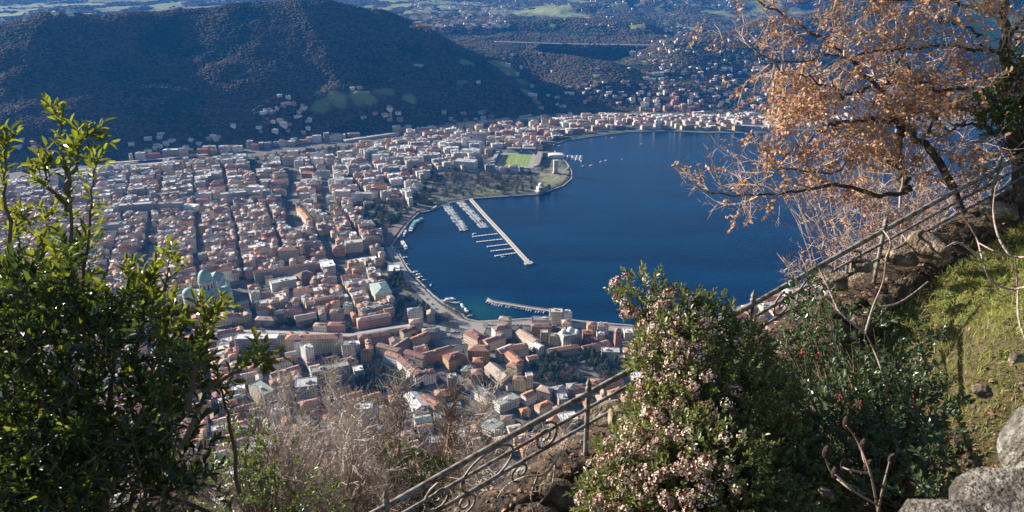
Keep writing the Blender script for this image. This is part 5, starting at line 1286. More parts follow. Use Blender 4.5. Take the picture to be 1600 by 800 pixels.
# the near rocks at the lower right corner
for i, (px, py, dp, r3, lab) in enumerate([(1620, 835, 1.55, (.17, .12, .10), "blurred grey lichen-covered rock filling the bottom right corner"), (1640, 690, 1.75, (.10, .10, .10), "bright whitish rock at the right edge above the corner rock"), (1475, 850, 1.5, (.10, .1, .06), "small grey rock at the bottom edge left of the corner rock")]):
    q = PD(px, py, dp); o = rock_geo(80 + i, *r3).obj("rock", rock_mat(f'near_rock_{i}', (.30, .27, .24) if i != 1 else (.48, .46, .43), 30), None, True, label=lab, cat="rock"); o.location = q
g = Geo(); q = PD(1680, 990, 1.75); box(g, q, .8, .6, q[2] - 3.0, q[2], .3); g.obj("terrace_wall", rockm, label="rough stone terrace wall under the corner rocks at the bottom right", cat="stone wall")

# ---------------- leaves
def leaf_template(fold=.18, droop=.12, wide=.5, broad=.45):
    V = np.array([(0, 0, 0), (.30, 0, -fold * .2), (.68, 0, -fold * .3 - droop * .3), (1, 0, -droop), (.30, wide * broad * 2 * .45, fold * wide), (.68, wide * .40, fold * wide * .8 - droop * .3), (.30, -wide * broad * 2 * .45, fold * wide), (.68, -wide * .40, fold * wide * .8 - droop * .3)])
    return V, [(0, 1, 4), (0, 6, 1), (2, 3, 5), (2, 7, 3), (1, 2, 5, 4), (1, 6, 7, 2)]
def put_leaves(g, pos, axis, up, size, tmpl, m=0):
    V, F = tmpl; n = len(pos)
    a = axis / (np.linalg.norm(axis, axis=1)[:, None] + 1e-9); b2 = np.cross(up, a); b2 /= (np.linalg.norm(b2, axis=1)[:, None] + 1e-9); c = np.cross(a, b2)
    W_ = pos[:, None] + size[:, None, None] * (V[None, :, 0:1] * a[:, None] + V[None, :, 1:2] * b2[:, None] + V[None, :, 2:3] * c[:, None])
    off = (np.arange(n) * len(V))[:, None, None]
    tri = np.array([f for f in F if len(f) == 3]); qd = np.array([f for f in F if len(f) == 4])
    g.V.append(W_.reshape(-1, 3)); 
    for f in (tri, qd):
        if len(f): ff = (f[None] + off).reshape(-1, f.shape[1]); g.F.append(ff + g.n); g.M.append(np.full(len(ff), m))
    g.n += n * len(V)
    return a, b2, c
def leaf_objs(nm, pos, axis, up, size, tmpl, m, parent, base):
    g = Geo(); g.add(tmpl[0], tmpl[1]); me_ = g.mesh(nm, m, True)
    a = axis / np.linalg.norm(axis, axis=1)[:, None]; b2 = np.cross(up, a); b2 /= np.linalg.norm(b2, axis=1)[:, None]; c = np.cross(a, b2)
    for i in range(len(pos)):
        M = Matrix((( *(a[i] * 1.0),), (*b2[i],), (*c[i],))).transposed().to_4x4(); M = Matrix.Translation(Vector(pos[i] - base)) @ M @ Matrix.Scale(size[i], 4)
        o = bpy.data.objects.new(nm, me_); o.parent = parent; o.matrix_local = M; COL.objects.link(o)
def twig_leaves(tips, dirs, length, nper, r, spread=.9):
    """leaf positions spiralling along short twigs; returns pos, axis, up, twig id"""
    n = len(tips); f = np.linspace(.15, 1.0, nper)[None, :, None]
    d = dirs / np.linalg.norm(dirs, axis=1)[:, None]
    pos = tips[:, None] + d[:, None] * length[:, None, None] * f
    ref = r.normal(size=(n, 3)); u = np.cross(d, ref); u /= np.linalg.norm(u, axis=1)[:, None]; v = np.cross(d, u)
    a = (np.arange(nper)[None] * 2.4 + r.uniform(0, 6.28, (n, 1)) + r.normal(0, .3, (n, nper)))[..., None]
    rad = np.cos(a) * u[:, None] + np.sin(a) * v[:, None]
    sp_ = spread * (1.15 - .75 * f)
    ax = rad * sp_ + d[:, None] * (1.0 - .35 * sp_) + r.normal(0, .12, (n, nper, 3))
    up = d[:, None] - rad * .3 + r.normal(0, .25, (n, nper, 3)) + np.array([0, 0, .5])
    return pos.reshape(-1, 3), ax.reshape(-1, 3), up.reshape(-1, 3)
def poly_in(poly, n, r):
    P_ = np.array(poly, float); lo = P_.min(0); hi = P_.max(0); out = []
    while len(out) < n:
        q = lo + (hi - lo) * r.random((n, 2)); out += list(q[inside(q[:, 0], q[:, 1], P_)])
    return np.array(out[:n])
R5 = np.random.default_rng(77)
def rays(px, py, dp):
    a = (px - 800) / FPX; v = (400 - py) / FPX; return CAM + np.stack([a, cp + v * sp, -sp + v * cp], -1) * dp[:, None]

# ---------------- dark evergreen bush at the left
laurel = leafmat('laurel_leaf', (.024, .042, .016), (.09, .14, .015), .24, .28, .45); sunlit_leaf = leafmat('sunlit_laurel_leaf', (.065, .09, .02), (.24, .27, .02), .3, .42, .3)  # second leaf tone: sunlight on the tips put into a paler yellow-green
stemm = mat('laurel_stem', (.10, .075, .05), .8, .3, 8)
bbase = PD(150, 900, 5.0); bush = thing("laurel_bush", "tall dark glossy evergreen bush with sunlit yellow-green tips filling the left side", "bush", tuple(bbase))
out = [(-60, 390), (-10, 375), (25, 425), (70, 410), (125, 395), (150, 450), (175, 480), (215, 500), (252, 470), (275, 540), (325, 545), (345, 600), (330, 630), (300, 620), (280, 670), (310, 700), (325, 750), (380, 820), (-60, 860)]
q = poly_in(out, 1900, R5); gap = fbm(q[:, 0] / 38, q[:, 1] / 38, 22, 3)
wgt = np.where(q[:, 0] < 130, .26, np.where(q[:, 0] < 215, .02, -.14)) - .5 * (q[:, 1] < 430) + .2 * (q[:, 1] > 660) * (q[:, 0] < 300); q = q[gap + wgt > .0]
dp = 3.7 + 1.9 * R5.random(len(q)); tips = rays(q[:, 0], q[:, 1], dp)
dirs = R5.normal(0, .55, (len(q), 3)) + np.array([.05, -.1, .75])
tl = R5.uniform(.14, .26, len(q))
# shoots: long leading stems
shoots = [[(150, 640), (120, 480), (108, 330), (100, 250), (92, 182)], [(150, 640), (130, 470), (140, 340), (148, 260)], [(60, 600), (20, 420), (6, 300), (12, 225)], [(200, 800), (235, 640), (250, 520), (262, 400)], [(330, 800), (215, 760), (300, 560), (340, 480)],
          [(280, 700), (330, 600), (385, 570), (405, 560)], [(110, 330), (75, 290), (68, 258)], [(160, 700), (180, 560), (190, 470), (200, 432)], [(100, 300), (122, 250), (128, 215)], [(40, 600), (50, 420), (80, 340)], [(375, 770), (358, 660), (345, 600), (330, 560)], [(160, 800), (230, 620), (262, 500)], [(210, 560), (228, 480), (232, 440)], [(60, 500), (30, 400), (28, 340)], [(290, 640), (310, 560), (318, 500)]]
sg = Geo(); st_, sd_, sl_ = [], [], []
for si, sh in enumerate(shoots):
    d0 = 4.4 + .5 * math.sin(si * 2.1)
    p = np.array([PD(a, c, d0) for a, c in sh]); tt = np.linspace(0, len(p) - 1, 18); p = np.stack([np.interp(tt, np.arange(len(p)), p[:, i]) for i in range(3)], -1)
    p += .007 * R5.normal(size=p.shape)
    tube(sg, p, np.linspace(.016, .003, 18), 5)
    for i in range(7, 18):
        for _ in range(1 if i < 16 else 3):
            st_.append(p[i]); t_ = p[min(i + 1, 17)] - p[i - 1]; t_ /= np.linalg.norm(t_); sd_.append(t_ * .9 + R5.normal(0, .38, 3)); sl_.append(R5.uniform(.07, .14))
for k in range(34):
    a = PD(R5.uniform(-30, 230), 900, R5.uniform(4, 5.4)); e = tips[R5.integers(len(tips))]; mid = (a + e) / 2 + R5.normal(0, .1, 3); tube(sg, [a, mid, e], [.02, .012, .004], 5)
for k in range(0, len(tips)): tube(sg, [tips[k] - dirs[k] * .12, tips[k], tips[k] + dirs[k] / np.linalg.norm(dirs[k]) * tl[k]], [.004, .003, .0015], 3, caps=False)
sg.V = [v - bbase for v in sg.V]; sg.obj("stem", stemm, bush)
p1, a1_, u1 = twig_leaves(tips, dirs, tl, 11, R5); p2, a2_, u2 = twig_leaves(np.array(st_), np.array(sd_), np.array(sl_), 5, R5, .8)
p_ = np.r_[p1, p2]; a_ = np.r_[a1_, a2_]; u_ = np.r_[u1, u2]; sz = R5.uniform(.05, .085, len(p_))
dist = np.linalg.norm(p_ - CAM, axis=1); od = np.argsort(dist / sz); LT = leaf_template(.2, .15, .42)
is_lit = np.zeros(len(p_), bool); X_, Y_, D_2 = to_px(p_); edge = 330 + np.clip(X_ - 60, 0, 400) * .62
is_lit = (np.arange(len(p_)) >= len(p1)) & (Y_ < edge + 110 + 60 * fbm(X_ / 30, Y_ / 30, 71, 2)) | (Y_ < edge + 35 + 130 * fbm(X_ / 45, Y_ / 45, 70, 3)) & (np.arange(len(p_)) % 3 > 0) | (np.arange(len(p_)) % 9 == 0)  # upper edge, shoot tips and a scattered few take the painted sunlit colour
vis_ = [i for i in od if -30 < to_px(p_[i])[0] < 500 and to_px(p_[i])[1] < 815][:300]; rest = np.setdiff1d(np.arange(len(p_)), vis_)
vis_ = np.array(vis_)
for m_, sel in ((laurel, ~is_lit), (sunlit_leaf, is_lit)):
    v_ = vis_[sel[vis_]]
    if len(v_): leaf_objs("leaf", p_[v_], a_[v_], u_[v_], sz[v_], LT, m_, bush, bbase)
g = Geo()
for m_, sel in ((0, ~is_lit), (1, is_lit)):
    r_ = rest[sel[rest]]; put_leaves(g, p_[r_] - bbase, a_[r_], u_[r_], sz[r_], LT, m_)
g.obj("foliage", [laurel, sunlit_leaf], bush, kind='stuff')
print("laurel leaves", len(p_))

# ---------------- shrubs built from blobs
def blob_shrub(name, label, blobs_, nt, leafm, lsize, seed, stem_base, nper=9, gapw=.25, tl_=(.08, .18), shell=.55, cat="shrub", tmpl=None):
    r = np.random.default_rng(seed); base = np.array(stem_base); t = thing(name, label, cat, tuple(base))
    C, R_ = [], []
    for px, py, dp, rp in blobs_: C.append(PD(px, py, dp)); R_.append(rp / FPX * dp)
    vol = np.array(R_) ** 2; pick = r.choice(len(C), nt, p=vol / vol.sum()); C = np.array(C); R_ = np.array(R_)
    d = r.normal(size=(nt, 3)); d /= np.linalg.norm(d, axis=1)[:, None]
    rad = shell + (1 - shell) * r.random(nt) ** .6
    pos = C[pick] + d * (R_[pick] * rad)[:, None] * np.array([1, .8, 1]); gp_ = fbm(pos[:, 0] * 3.2 + 50, pos[:, 2] * 3.2 + pos[:, 1] * 1.7, seed, 3)
    k = gp_ > -gapw; pos, d = pos[k], d[k]
    dirs = d * .8 + r.normal(0, .4, d.shape) + np.array([-.1, 0, .55]); L_ = r.uniform(*tl_, len(pos))
    p, a, u = twig_leaves(pos, dirs, L_, nper, r)
    g = Geo(); put_leaves(g, p - base, a, u, r.uniform(lsize * .7, lsize * 1.3, len(p)), tmpl or leaf_template(.15, .15, .55)); g.obj("foliage", leafm, t, kind='stuff')
    g = Geo()
    for i in range(0, len(pos), 3): m_ = (pos[i] - base) * .55 + r.normal(0, .08, 3) + [0, 0, -.05]; tube(g, [np.zeros(3) + r.normal(0, .06, 3), m_, pos[i] - base], [.012, .007, .002], 3, caps=False)
    g.obj("stem", stemm, t)
    return t, base, pos, dirs / np.linalg.norm(dirs, axis=1)[:, None], L_
vib = leafmat('viburnum_leaf', (.11, .13, .05), (.28, .30, .05), .4, .3, .45)
VB_ = [(1005, 462, 7.1, 34), (1052, 500, 7.0, 42), (1095, 520, 6.9, 52), (1150, 560, 6.9, 55), (1060, 570, 6.7, 72), (1110, 640, 6.6, 95), (1045, 680, 6.4, 80), (1010, 740, 6.2, 75), (965, 790, 6.0, 60), (1100, 760, 6.0, 110), (1190, 650, 6.9, 75), (1215, 760, 6.5, 95), (1170, 840, 6.0, 100)]
t, base, pos, dr, L_ = blob_shrub("flowering_bush", "big viburnum bush dotted with pinkish white flower heads in front of the railing", VB_, 4200, vib, .046, 5, PD(1090, 860, 6.9), 9, .75, cat="bush")
petal = leafmat('viburnum_petal', (.76, .59, .50), (.6, .4, .35), .8, .2, .22); bud = mat('viburnum_bud', (.30, .11, .09), .8, .3, 3)
def flower_mesh(seed, pm_):
    r = np.random.default_rng(seed); g = Geo(); n = 34; d = r.normal(size=(n, 3)); d[:, 2] = abs(d[:, 2]) * .8 + .1; d /= np.linalg.norm(d, axis=1)[:, None]; c = d * np.array([.042, .042, .026])
    a = np.cross(d, r.normal(size=(n, 3))); a /= np.linalg.norm(a, axis=1)[:, None]; b2 = np.cross(d, a); s = r.uniform(.006, .0105, n)[:, None]
    V = np.stack([c - a * s, c + b2 * s + d * s * .4, c + a * s, c - b2 * s + d * s * .4], 1).reshape(-1, 3)
    g.add(V, np.arange(4 * n).reshape(-1, 4), (r.random(n) < pm_).astype(int))
    for i in range(0, n, 3): tube(g, [(0, 0, -.035), c[i]], .0015, 3, 1, caps=False)
    return g.mesh("flower_cluster", [petal, bud])
fm = [flower_mesh(i, .15 + .1 * i) for i in range(5)]
score = dr @ np.array([-.5, -.62, .5]) + .25 * R5.random(len(pos)) - np.where(to_px(pos)[0] > 1160, .55, 0)
for i in np.argsort(-score)[:295]:
    q = pos[i] + dr[i] * (L_[i] + .02); o = link("flower_cluster", fm[rnd.randrange(5)], t, tuple(q - base)); o.rotation_euler = Vector(dr[i] + np.array([-.2, -.1, .5])).to_track_quat('Z', 'Y').to_euler(); s = rnd.uniform(.9, 1.55); o.scale = (s, s, s)
g = Geo()
for i in np.argsort(-score)[295:440]:
    me_ = fm[rnd.randrange(5)]; co = np.array([v.co[:] for v in me_.vertices]); ff = [tuple(p.vertices) for p in me_.polygons if p.material_index == 0 and len(p.vertices) == 4]
    Rm = np.array(Vector(dr[i] + np.array([-.2, -.1, .5])).to_track_quat('Z', 'Y').to_matrix()); g.add(co @ Rm.T * rnd.uniform(.8, 1.3) + pos[i] + dr[i] * (L_[i] + .02) - base, ff)
g.obj("small_flower_clusters", petal, t, kind='stuff')
dkl = leafmat('dark_shrub_leaf', (.05, .08, .04), (.14, .18, .03), .35, .2, .4)
SB = [(1270, 470, 9.0, 40), (1300, 540, 8.2, 70), (1370, 560, 7.8, 75), (1340, 640, 7.2, 90), (1420, 640, 7.0, 70), (1460, 700, 6.6, 60), (1390, 740, 6.3, 100), (1300, 720, 6.8, 80), (1465, 545, 8.0, 22), (1450, 790, 5.8, 80), (1240, 560, 8.2, 40)]
t2, base2, pos2, dr2, L2 = blob_shrub("dark_shrub", "sprawling dark green shrub on the bank between flowering bush and near rocks", SB, 1400, dkl, .06, 9, PD(1390, 800, 7.0), 8, .30, shell=.2)
redf = mat('red_bud', (.35, .05, .06), .7, .3, 3)
g = Geo(); V, F = ICO1
for i in range(26):
    q = pos2[R5.integers(len(pos2))] - base2; g2_ = R5.uniform(.012, .02)
    for j in range(6): g.add(V * g2_ + q + R5.normal(0, .025, 3), F)
g.obj("red_buds", redf, t2, kind='stuff')
ivy = leafmat('ivy_leaf', (.05, .085, .03), (.2, .25, .04), .45, .25, .4)
blob_shrub("low_evergreen", "small green leafy shrub behind the railing low in the middle", [(650, 745, 13, 40), (620, 720, 13.5, 30), (690, 760, 12.5, 36)], 260, ivy, .07, 21, PD(650, 830, 13), 7, .3)
blob_shrub("low_evergreen", "broad green shrub at the bottom between the dark bush and bare saplings", [(430, 740, 10, 60), (380, 700, 9.5, 45), (470, 790, 9.5, 70), (360, 780, 8.5, 60)], 520, ivy, .06, 22, PD(420, 880, 9.5), 7, .05)
blob_shrub("green_climber", "dark green climber hanging in the oak at the right edge", [(1585, 150, 12.5, 36), (1560, 190, 12.3, 24), (1598, 100, 12.6, 24), (1540, 160, 12.4, 16)], 340, ivy, .07, 23, PD(1600, 240, 12.6), 7, .3, cat="climber")

# ---------------- oaks that kept their brown leaves
oakbark = mat('oak_bark', (.075, .06, .05), .9, .35, 6, bump=.6); twigm = mat('pale_twig', (.40, .31, .26), .8, .25, 3)
oakl = leafmat('dry_oak_leaf', (.46, .27, .15), (.42, .21, .10), .65, .35, .42)
OT = (np.array([(0, 0, 0), (.25, .16, .06), (.4, .30, .12), (.55, .2, .05), (.75, .28, .02), (1, 0, -.12), (.75, -.28, .02), (.55, -.2, .05), (.4, -.30, .12), (.25, -.16, .06)]), [(0, 9, 1), (9, 8, 2, 1), (8, 7, 3, 2), (7, 6, 4, 3), (6, 5, 4)])
def spline(p, n):
    p = np.asarray(p, float); tt = np.linspace(0, len(p) - 1.001, n); i = tt.astype(int); f = (tt - i)[:, None]
    g_ = lambda k: p[np.clip(k, 0, len(p) - 1)]
    p0, p1, p2, p3 = g_(i - 1), g_(i), g_(i + 1), g_(i + 2)
    return .5 * (2 * p1 + (-p0 + p2) * f + (2 * p0 - 5 * p1 + 4 * p2 - p3) * f * f + (-p0 + 3 * p1 - 3 * p2 + p3) * f ** 3)
def oak(name, label, limbs, seed, base, step=.42, bl=(.6, 1.7), leafy=None, nobj=0, maxleaf=9000):
    r = np.random.default_rng(seed); t = thing(name, label, "tree", tuple(base)); tp, td = [], []
    twg = Geo()
    for li, (pts, dps, r0, r1) in enumerate(limbs):
        p = spline([PD(a, c, d) for (a, c), d in zip(pts, dps)], 26); p[1:-1] += r.normal(0, .03, (24, 3)); g = Geo(); tube(g, p - base, np.linspace(r0, r1, 26), 7)
        g.obj("trunk" if li == 0 else "limb", oakbark, t, True)
        L = np.linalg.norm(np.diff(p, axis=0), axis=1).sum(); nb = int(L / step)
        for b_ in range(nb):
            f = (b_ + r.random()) / nb
            if f < .2 and li == 0: continue
            q = np.array([np.interp(f * 25, np.arange(26), p[:, i]) for i in range(3)]); T_ = p[min(25, int(f * 25) + 1)] - p[max(0, int(f * 25) - 1)]; T_ /= np.linalg.norm(T_)
            d = T_ * .7 + r.normal(0, .65, 3) + [0, 0, .15]; d /= np.linalg.norm(d); ln = r.uniform(*bl) * (1.1 - .5 * f)
            br = [q]; dd = d.copy()
            for s in range(7): dd = dd + r.normal(0, .2, 3) + [0, 0, .03]; dd /= np.linalg.norm(dd); br.append(br[-1] + dd * ln / 7)
            br = np.array(br); tube(twg, br - base, np.linspace(.018, .005, 8), 4, caps=False)
            for s in range(2, 8):
                for _ in range(2):
                    e = dd * .3 + (br[s] - br[s - 1]) / ln * 5 + r.normal(0, .55, 3); e /= np.linalg.norm(e); l2 = r.uniform(.18, .5)
                    k1_ = br[s] + e * l2 * .5 + r.normal(0, .03, 3); k2_ = br[s] + e * l2 + r.normal(0, .05, 3); tube(twg, np.array([br[s], k1_, k2_]) - base, [.0055, .004, .002], 3, caps=False)
                    tp.append(k2_); td.append(e)
                    for __ in range(3):
                        h = k1_ + (k2_ - k1_) * r.random(); e2 = e + r.normal(0, .6, 3); e2 /= np.linalg.norm(e2); l3 = r.uniform(.08, .22); tube(twg, np.array([h, h + e2 * l3]) - base, [.003, .0012], 3, caps=False)
                        tp.append(h + e2 * l3); td.append(e2)
    twg.obj("twigs", twigm, t, kind='stuff')
    tp = np.array(tp); td = np.array(td); px, py, _ = to_px(tp); w = leafy(px, py, tp); k = r.random(len(tp)) < w; tp, td = tp[k], td[k]
    p, a, u = twig_leaves(tp - td * .05, td, np.full(len(tp), .07), 3, r, 1.2)
    if len(p) > maxleaf: s = r.choice(len(p), maxleaf, replace=False); p, a, u = p[s], a[s], u[s]
    a[:, 2] -= .35; sz = r.uniform(.055, .10, len(p)); X_, Y_, D__ = to_px(p); vis = np.nonzero((X_ > 0) & (X_ < 1600) & (Y_ > 0))[0]; vis = vis[np.argsort(-(sz[vis] / D__[vis]))][:nobj]
    if nobj: leaf_objs("leaf", p[vis], a[vis], u[vis], sz[vis], OT, oakl, t, base)
    rest = np.setdiff1d(np.arange(len(p)), vis) if nobj else np.arange(len(p))
    g = Geo(); put_leaves(g, p[rest] - base, a[rest], u[rest], sz[rest], OT); g.obj("foliage", oakl, t, kind='stuff'); print(name, len(p)); return t
def lfA(px, py, p):
    n_ = fbm(px / 55, py / 42, 33, 3); w = .30 + 1.0 * n_ ; w = np.where((px > 1200) & (py > 110), w + .34, w); return np.clip(np.where(px < 1190, w - .42, w), .02, .95)
LA = [([(1530, 380), (1505, 330), (1460, 245), (1425, 205), (1403, 188), (1380, 150)], [12.8, 12.9, 13.1, 13.2, 13.3, 13.4], .085, .04),
      ([(1380, 150), (1345, 112), (1300, 72), (1250, 45), (1205, 12), (1160, -10)], [13.4, 13.5, 13.5, 13.6, 13.7, 13.8], .045, .012),
      ([(1418, 300), (1406, 255), (1408, 205), (1404, 188)], [13.4, 13.4, 13.4, 13.3], .10, .05),
      ([(1403, 188), (1360, 187), (1310, 190), (1285, 205), (1240, 235), (1215, 262)], [13.3, 13.2, 13, 12.9, 12.8, 12.7], .04, .01),
      ([(1418, 300), (1370, 305), (1310, 290), (1250, 300), (1205, 302), (1150, 304), (1105, 300)], [13.4, 13.1, 12.9, 12.8, 12.7, 12.6, 12.5], .045, .008),
      ([(1400, 260), (1360, 235), (1330, 250), (1290, 268), (1230, 262), (1200, 280)], [13.4, 13.2, 13.1, 13, 13, 13], .035, .008),
      ([(1380, 150), (1395, 110), (1420, 60), (1430, 10), (1440, -40)], [13.4, 13.5, 13.6, 13.7, 13.8], .035, .01),
      ([(1360, 135), (1320, 150), (1270, 120), (1225, 115), (1180, 72)], [13.4, 13.3, 13.3, 13.4, 13.4], .03, .008),
      ([(1440, 225), (1460, 180), (1440, 140), (1400, 75), (1370, 30)], [13.1, 13.2, 13.3, 13.4, 13.5], .03, .01)]
oak("oak_tree", "leaning oak with orange-brown dry leaves overhanging the lake behind the railing", LA, 3, PD(1545, 410, 12.8), .24, (.5, 1.4), lfA, 290, 6600)
def lfB(px, py, p): return np.clip(.34 + .9 * fbm(px / 60, py / 45, 37, 3), .03, .9)
LB = [([(1600, 330), (1590, 240), (1578, 150), (1572, 80), (1566, 10), (1560, -60)], [12.6, 12.7, 12.8, 12.9, 13, 13.1], .12, .07),
      ([(1572, 85), (1530, 78), (1470, 72), (1400, 76), (1340, 84), (1270, 92), (1200, 96), (1165, 72)], [12.9, 13, 13.1, 13.2, 13.3, 13.4, 13.5, 13.6], .035, .008),
      ([(1578, 190), (1545, 150), (1510, 135), (1470, 140), (1425, 130), (1380, 132)], [12.8, 12.8, 12.9, 13, 13, 13], .05, .01),
      ([(1568, 30), (1520, 10), (1450, -2), (1380, 0), (1320, -8), (1250, 5)], [13, 13.2, 13.4, 13.5, 13.6, 13.7], .04, .01),
      ([(1578, 200), (1610, 140), (1640, 80)], [12.8, 12.6, 12.5], .05, .02),
      ([(1566, 60), (1600, 30), (1640, 0)], [12.9, 12.8, 12.7], .04, .02),
      ([(1585, 210), (1550, 205), (1510, 190), (1480, 200), (1450, 170)], [12.7, 12.7, 12.8, 12.9, 13], .035, .01),
      ([(1540, 78), (1520, 50), (1490, 35), (1460, 30)], [13, 13, 13.1, 13.1], .025, .01)]
oak("oak_tree", "upright oak trunk with brown leaves at the right edge above the railing", LB, 4, PD(1608, 380, 12.6), .26, (.5, 1.4), lfB, 200, 5600)

# ---------------- bare saplings, brush and dry grass below the railing
grey_twig = mat('grey_brush', (.50, .44, .385), .85, .3, 2); darktwig = mat('brown_brush', (.24, .175, .135), .85, .3, 2)
def sapling(name, label, base, height, lean, n, seed, m, group, stems=1, wid=.28, cat="sapling"):
    r = np.random.default_rng(seed); t = thing(name, label, cat, tuple(base), group); gs = Geo(); gt = Geo()
    for s in range(stems):
        d = np.array([lean + r.normal(0, .12 if stems == 1 else .35), r.normal(0, .12 if stems == 1 else .3), 1.]); p = [r.normal(0, .05 * stems, 3) * [1, 1, 0] + [0, 0, -.4]]
        for i in range(9): d = d + r.normal(0, .08, 3) * [1, 1, .2]; d /= np.linalg.norm(d); p.append(p[-1] + d * height / 9)
        p = np.array(p); tube(gs, p, np.linspace(.030 if stems == 1 else .013, .005, 10) * min(1.4, height / 4), 5)
        for i in range(n // stems):
            f = r.uniform(.2, 1) ** .7; k = f * 9; q = np.array([np.interp(k, np.arange(10), p[:, j]) for j in range(3)]); e = r.normal(0, .6, 3) + [0, 0, .75]; e /= np.linalg.norm(e); l = min(1.6, height * wid * (1.15 - f)) * r.uniform(.5, 1) + .15
            k1_ = q + e * l * .5 + r.normal(0, .04, 3); k2_ = k1_ + (e + [0, 0, .2]) * l * .5 + r.normal(0, .05, 3); tube(gt, [q, k1_, k2_], [.008, .006, .003], 3, caps=False)
            for j in range(4):
                h = q + (k2_ - q) * r.uniform(.3, 1); e2 = e + r.normal(0, .5, 3); l2 = l * r.uniform(.2, .45); tube(gt, [h, h + e2 * l2], [.0042, .0025], 3, caps=False)
    gs.obj("stem", m, t); gt.obj("twigs", m, t, kind='stuff')
SAP = [(245, 600), (420, 600), (437, 640), (470, 585), (540, 590), (548, 640), (566, 700), (610, 640), (650, 640), (672, 610), (690, 655), (715, 600), (735, 640), (770, 690), (800, 700), (628, 690), (590, 605), (505, 640), (480, 690), (450, 720), (520, 700), (700, 705), (745, 680), (660, 700), (360, 640), (395, 690), (575, 660), (760, 610), (840, 660), (870, 620), (430, 575), (500, 590), (530, 615), (605, 590), (640, 600), (680, 580), (460, 610), (560, 575)]
SW = ['slender bare sapling', 'twiggy bare sapling', 'crooked bare sapling', 'grey bare sapling', 'thin bare sapling', 'bushy bare sapling', 'forked bare sapling']
for i, (px, py) in enumerate(SAP):
    dp = 11.5 + 4.5 * ((i * 37) % 10) / 10; top = PD(px, py, dp); hgt = 3.6 + 1.6 * ((i * 53) % 7) / 7
    gz_ = max(float(nearz(*top[:2])), float(H(top[0:1], top[1:2])[0])); hgt = max(2.5, min(8, top[2] - gz_ + .3))
    sapling("bare_sapling", f"{SW[i % 7]} below the railing, its tip before " + min([(abs(px - a) + abs(py - c), l) for a, c, l in ((395, 560, 'the grey apartment row'), (480, 600, 'the square grey block'), (545, 600, 'the dark conifer grove'), (572, 640, 'the twin white blocks'), (650, 630, 'the gleaming white hall'), (710, 600, 'the beige tower'), (760, 660, 'the lower balconied villa'), (840, 640, 'the red roof cluster'), (600, 690, 'the lowest brush'), (450, 700, 'the brush by the dark bush'))])[1],
            top - np.array([0, 0, hgt]), hgt, rnd.uniform(-.05, .05), 170, 100 + i, grey_twig if i % 3 else darktwig, "bare saplings on the slope below the railing")
for i in range(46):
    px = 340 + (i * 67) % 640; py = 690 + (i * 29) % 90; 
    if px > 620: py = min(py, 800 - (px - 620) * .28 + 20)
    dp = 11 + (i * 13) % 8; top = PD(px, py, dp)
    gz_ = max(float(nearz(*top[:2])), float(H(top[0:1], top[1:2])[0])); h_ = max(2.2, min(5.5, top[2] - gz_ + .3))
    sapling("bare_shrub", "many-stemmed leafless shrub in the tangle below the railing", top - np.array([0, 0, h_]), h_, 0, 150, 300 + i, grey_twig if i % 2 else darktwig, "leafless shrubs in the tangle below the railing", 8, .35, "shrub")
for i, (px, py, dp, h_) in enumerate([(1360, 335, 13.5, 1.3), (1375, 300, 13.5, 2), (1420, 290, 13.5, 1.9), (1300, 375, 12.6, 1.0), (1460, 250, 14, 2.2), (1500, 230, 14.5, 2.2), (1380, 190, 16, 4.0), (1360, 240, 16, 3), (1400, 170, 16.5, 4.4), (1420, 200, 16, 3.8), (1440, 200, 16, 3.4), (1500, 160, 16, 4.2)]):
    top = PD(px, py, dp); sapling("bare_shrub", "pale twiggy leafless shrub tangled under the oak against the lake", top - np.array([0, 0, h_]), h_, -.08, 110, 500 + i, twigm, "pale leafless shrubs under the oak", 7, .3, "shrub")
# dark pruned shrub with cone-like heads and pale bare branches on the bank
def branchy(name, label, cat, lines, dp, m, rad, base_px):
    base = PD(*base_px, dp); t = thing(name, label, cat, tuple(base))
    for l in lines:
        p = spline([PD(a, c, dp + (.25 * math.sin(i + a))) for i, (a, c) in enumerate(l)], 16); g = Geo(); tube(g, p - base, np.linspace(rad, rad * .45, 16), 6); g.obj("branch", m, t, True)
    return t, base
palebark = mat('pale_bark', (.34, .27, .23), .8, .3, 12, bump=.5)
branchy("bare_branch", "pale forked leafless stem rising from the middle of the dark shrub", "branch", [[(1390, 625), (1378, 580), (1362, 540), (1352, 520)], [(1352, 520), (1364, 480), (1380, 440), (1384, 405)], [(1352, 520), (1325, 500), (1295, 470), (1250, 432), (1240, 425)], [(1374, 480), (1400, 475), (1425, 460), (1450, 440)], [(1384, 405), (1392, 380), (1380, 360)], [(1310, 485), (1290, 440), (1280, 420)]], 6.9, palebark, .012, (1390, 660))
branchy("bare_branch", "pale looping branches entering at the right edge above the grass", "branch", [[(1625, 440), (1585, 452), (1550, 440), (1535, 405), (1525, 370), (1500, 330)], [(1620, 400), (1590, 402), (1560, 395), (1530, 380)], [(1608, 540), (1592, 500), (1590, 450), (1586, 400)], [(1580, 402), (1560, 370), (1552, 330), (1556, 290)], [(1535, 405), (1500, 380), (1480, 385)]], 5.2, palebark, .010, (1640, 450))
tb, bb_ = branchy("cone_shrub", "dark leafless shrub with upright brown cone-like heads at the bottom of the bank", "shrub", [[(1372, 800), (1360, 740), (1340, 690), (1322, 665)], [(1372, 790), (1330, 765), (1300, 740), (1288, 712)], [(1360, 740), (1350, 720), (1345, 700)], [(1330, 765), (1310, 745), (1304, 742)], [(1372, 800), (1380, 760), (1390, 720)], [(1360, 740), (1330, 735), (1317, 730)]], 5.0, darktwig, .009, (1375, 840))
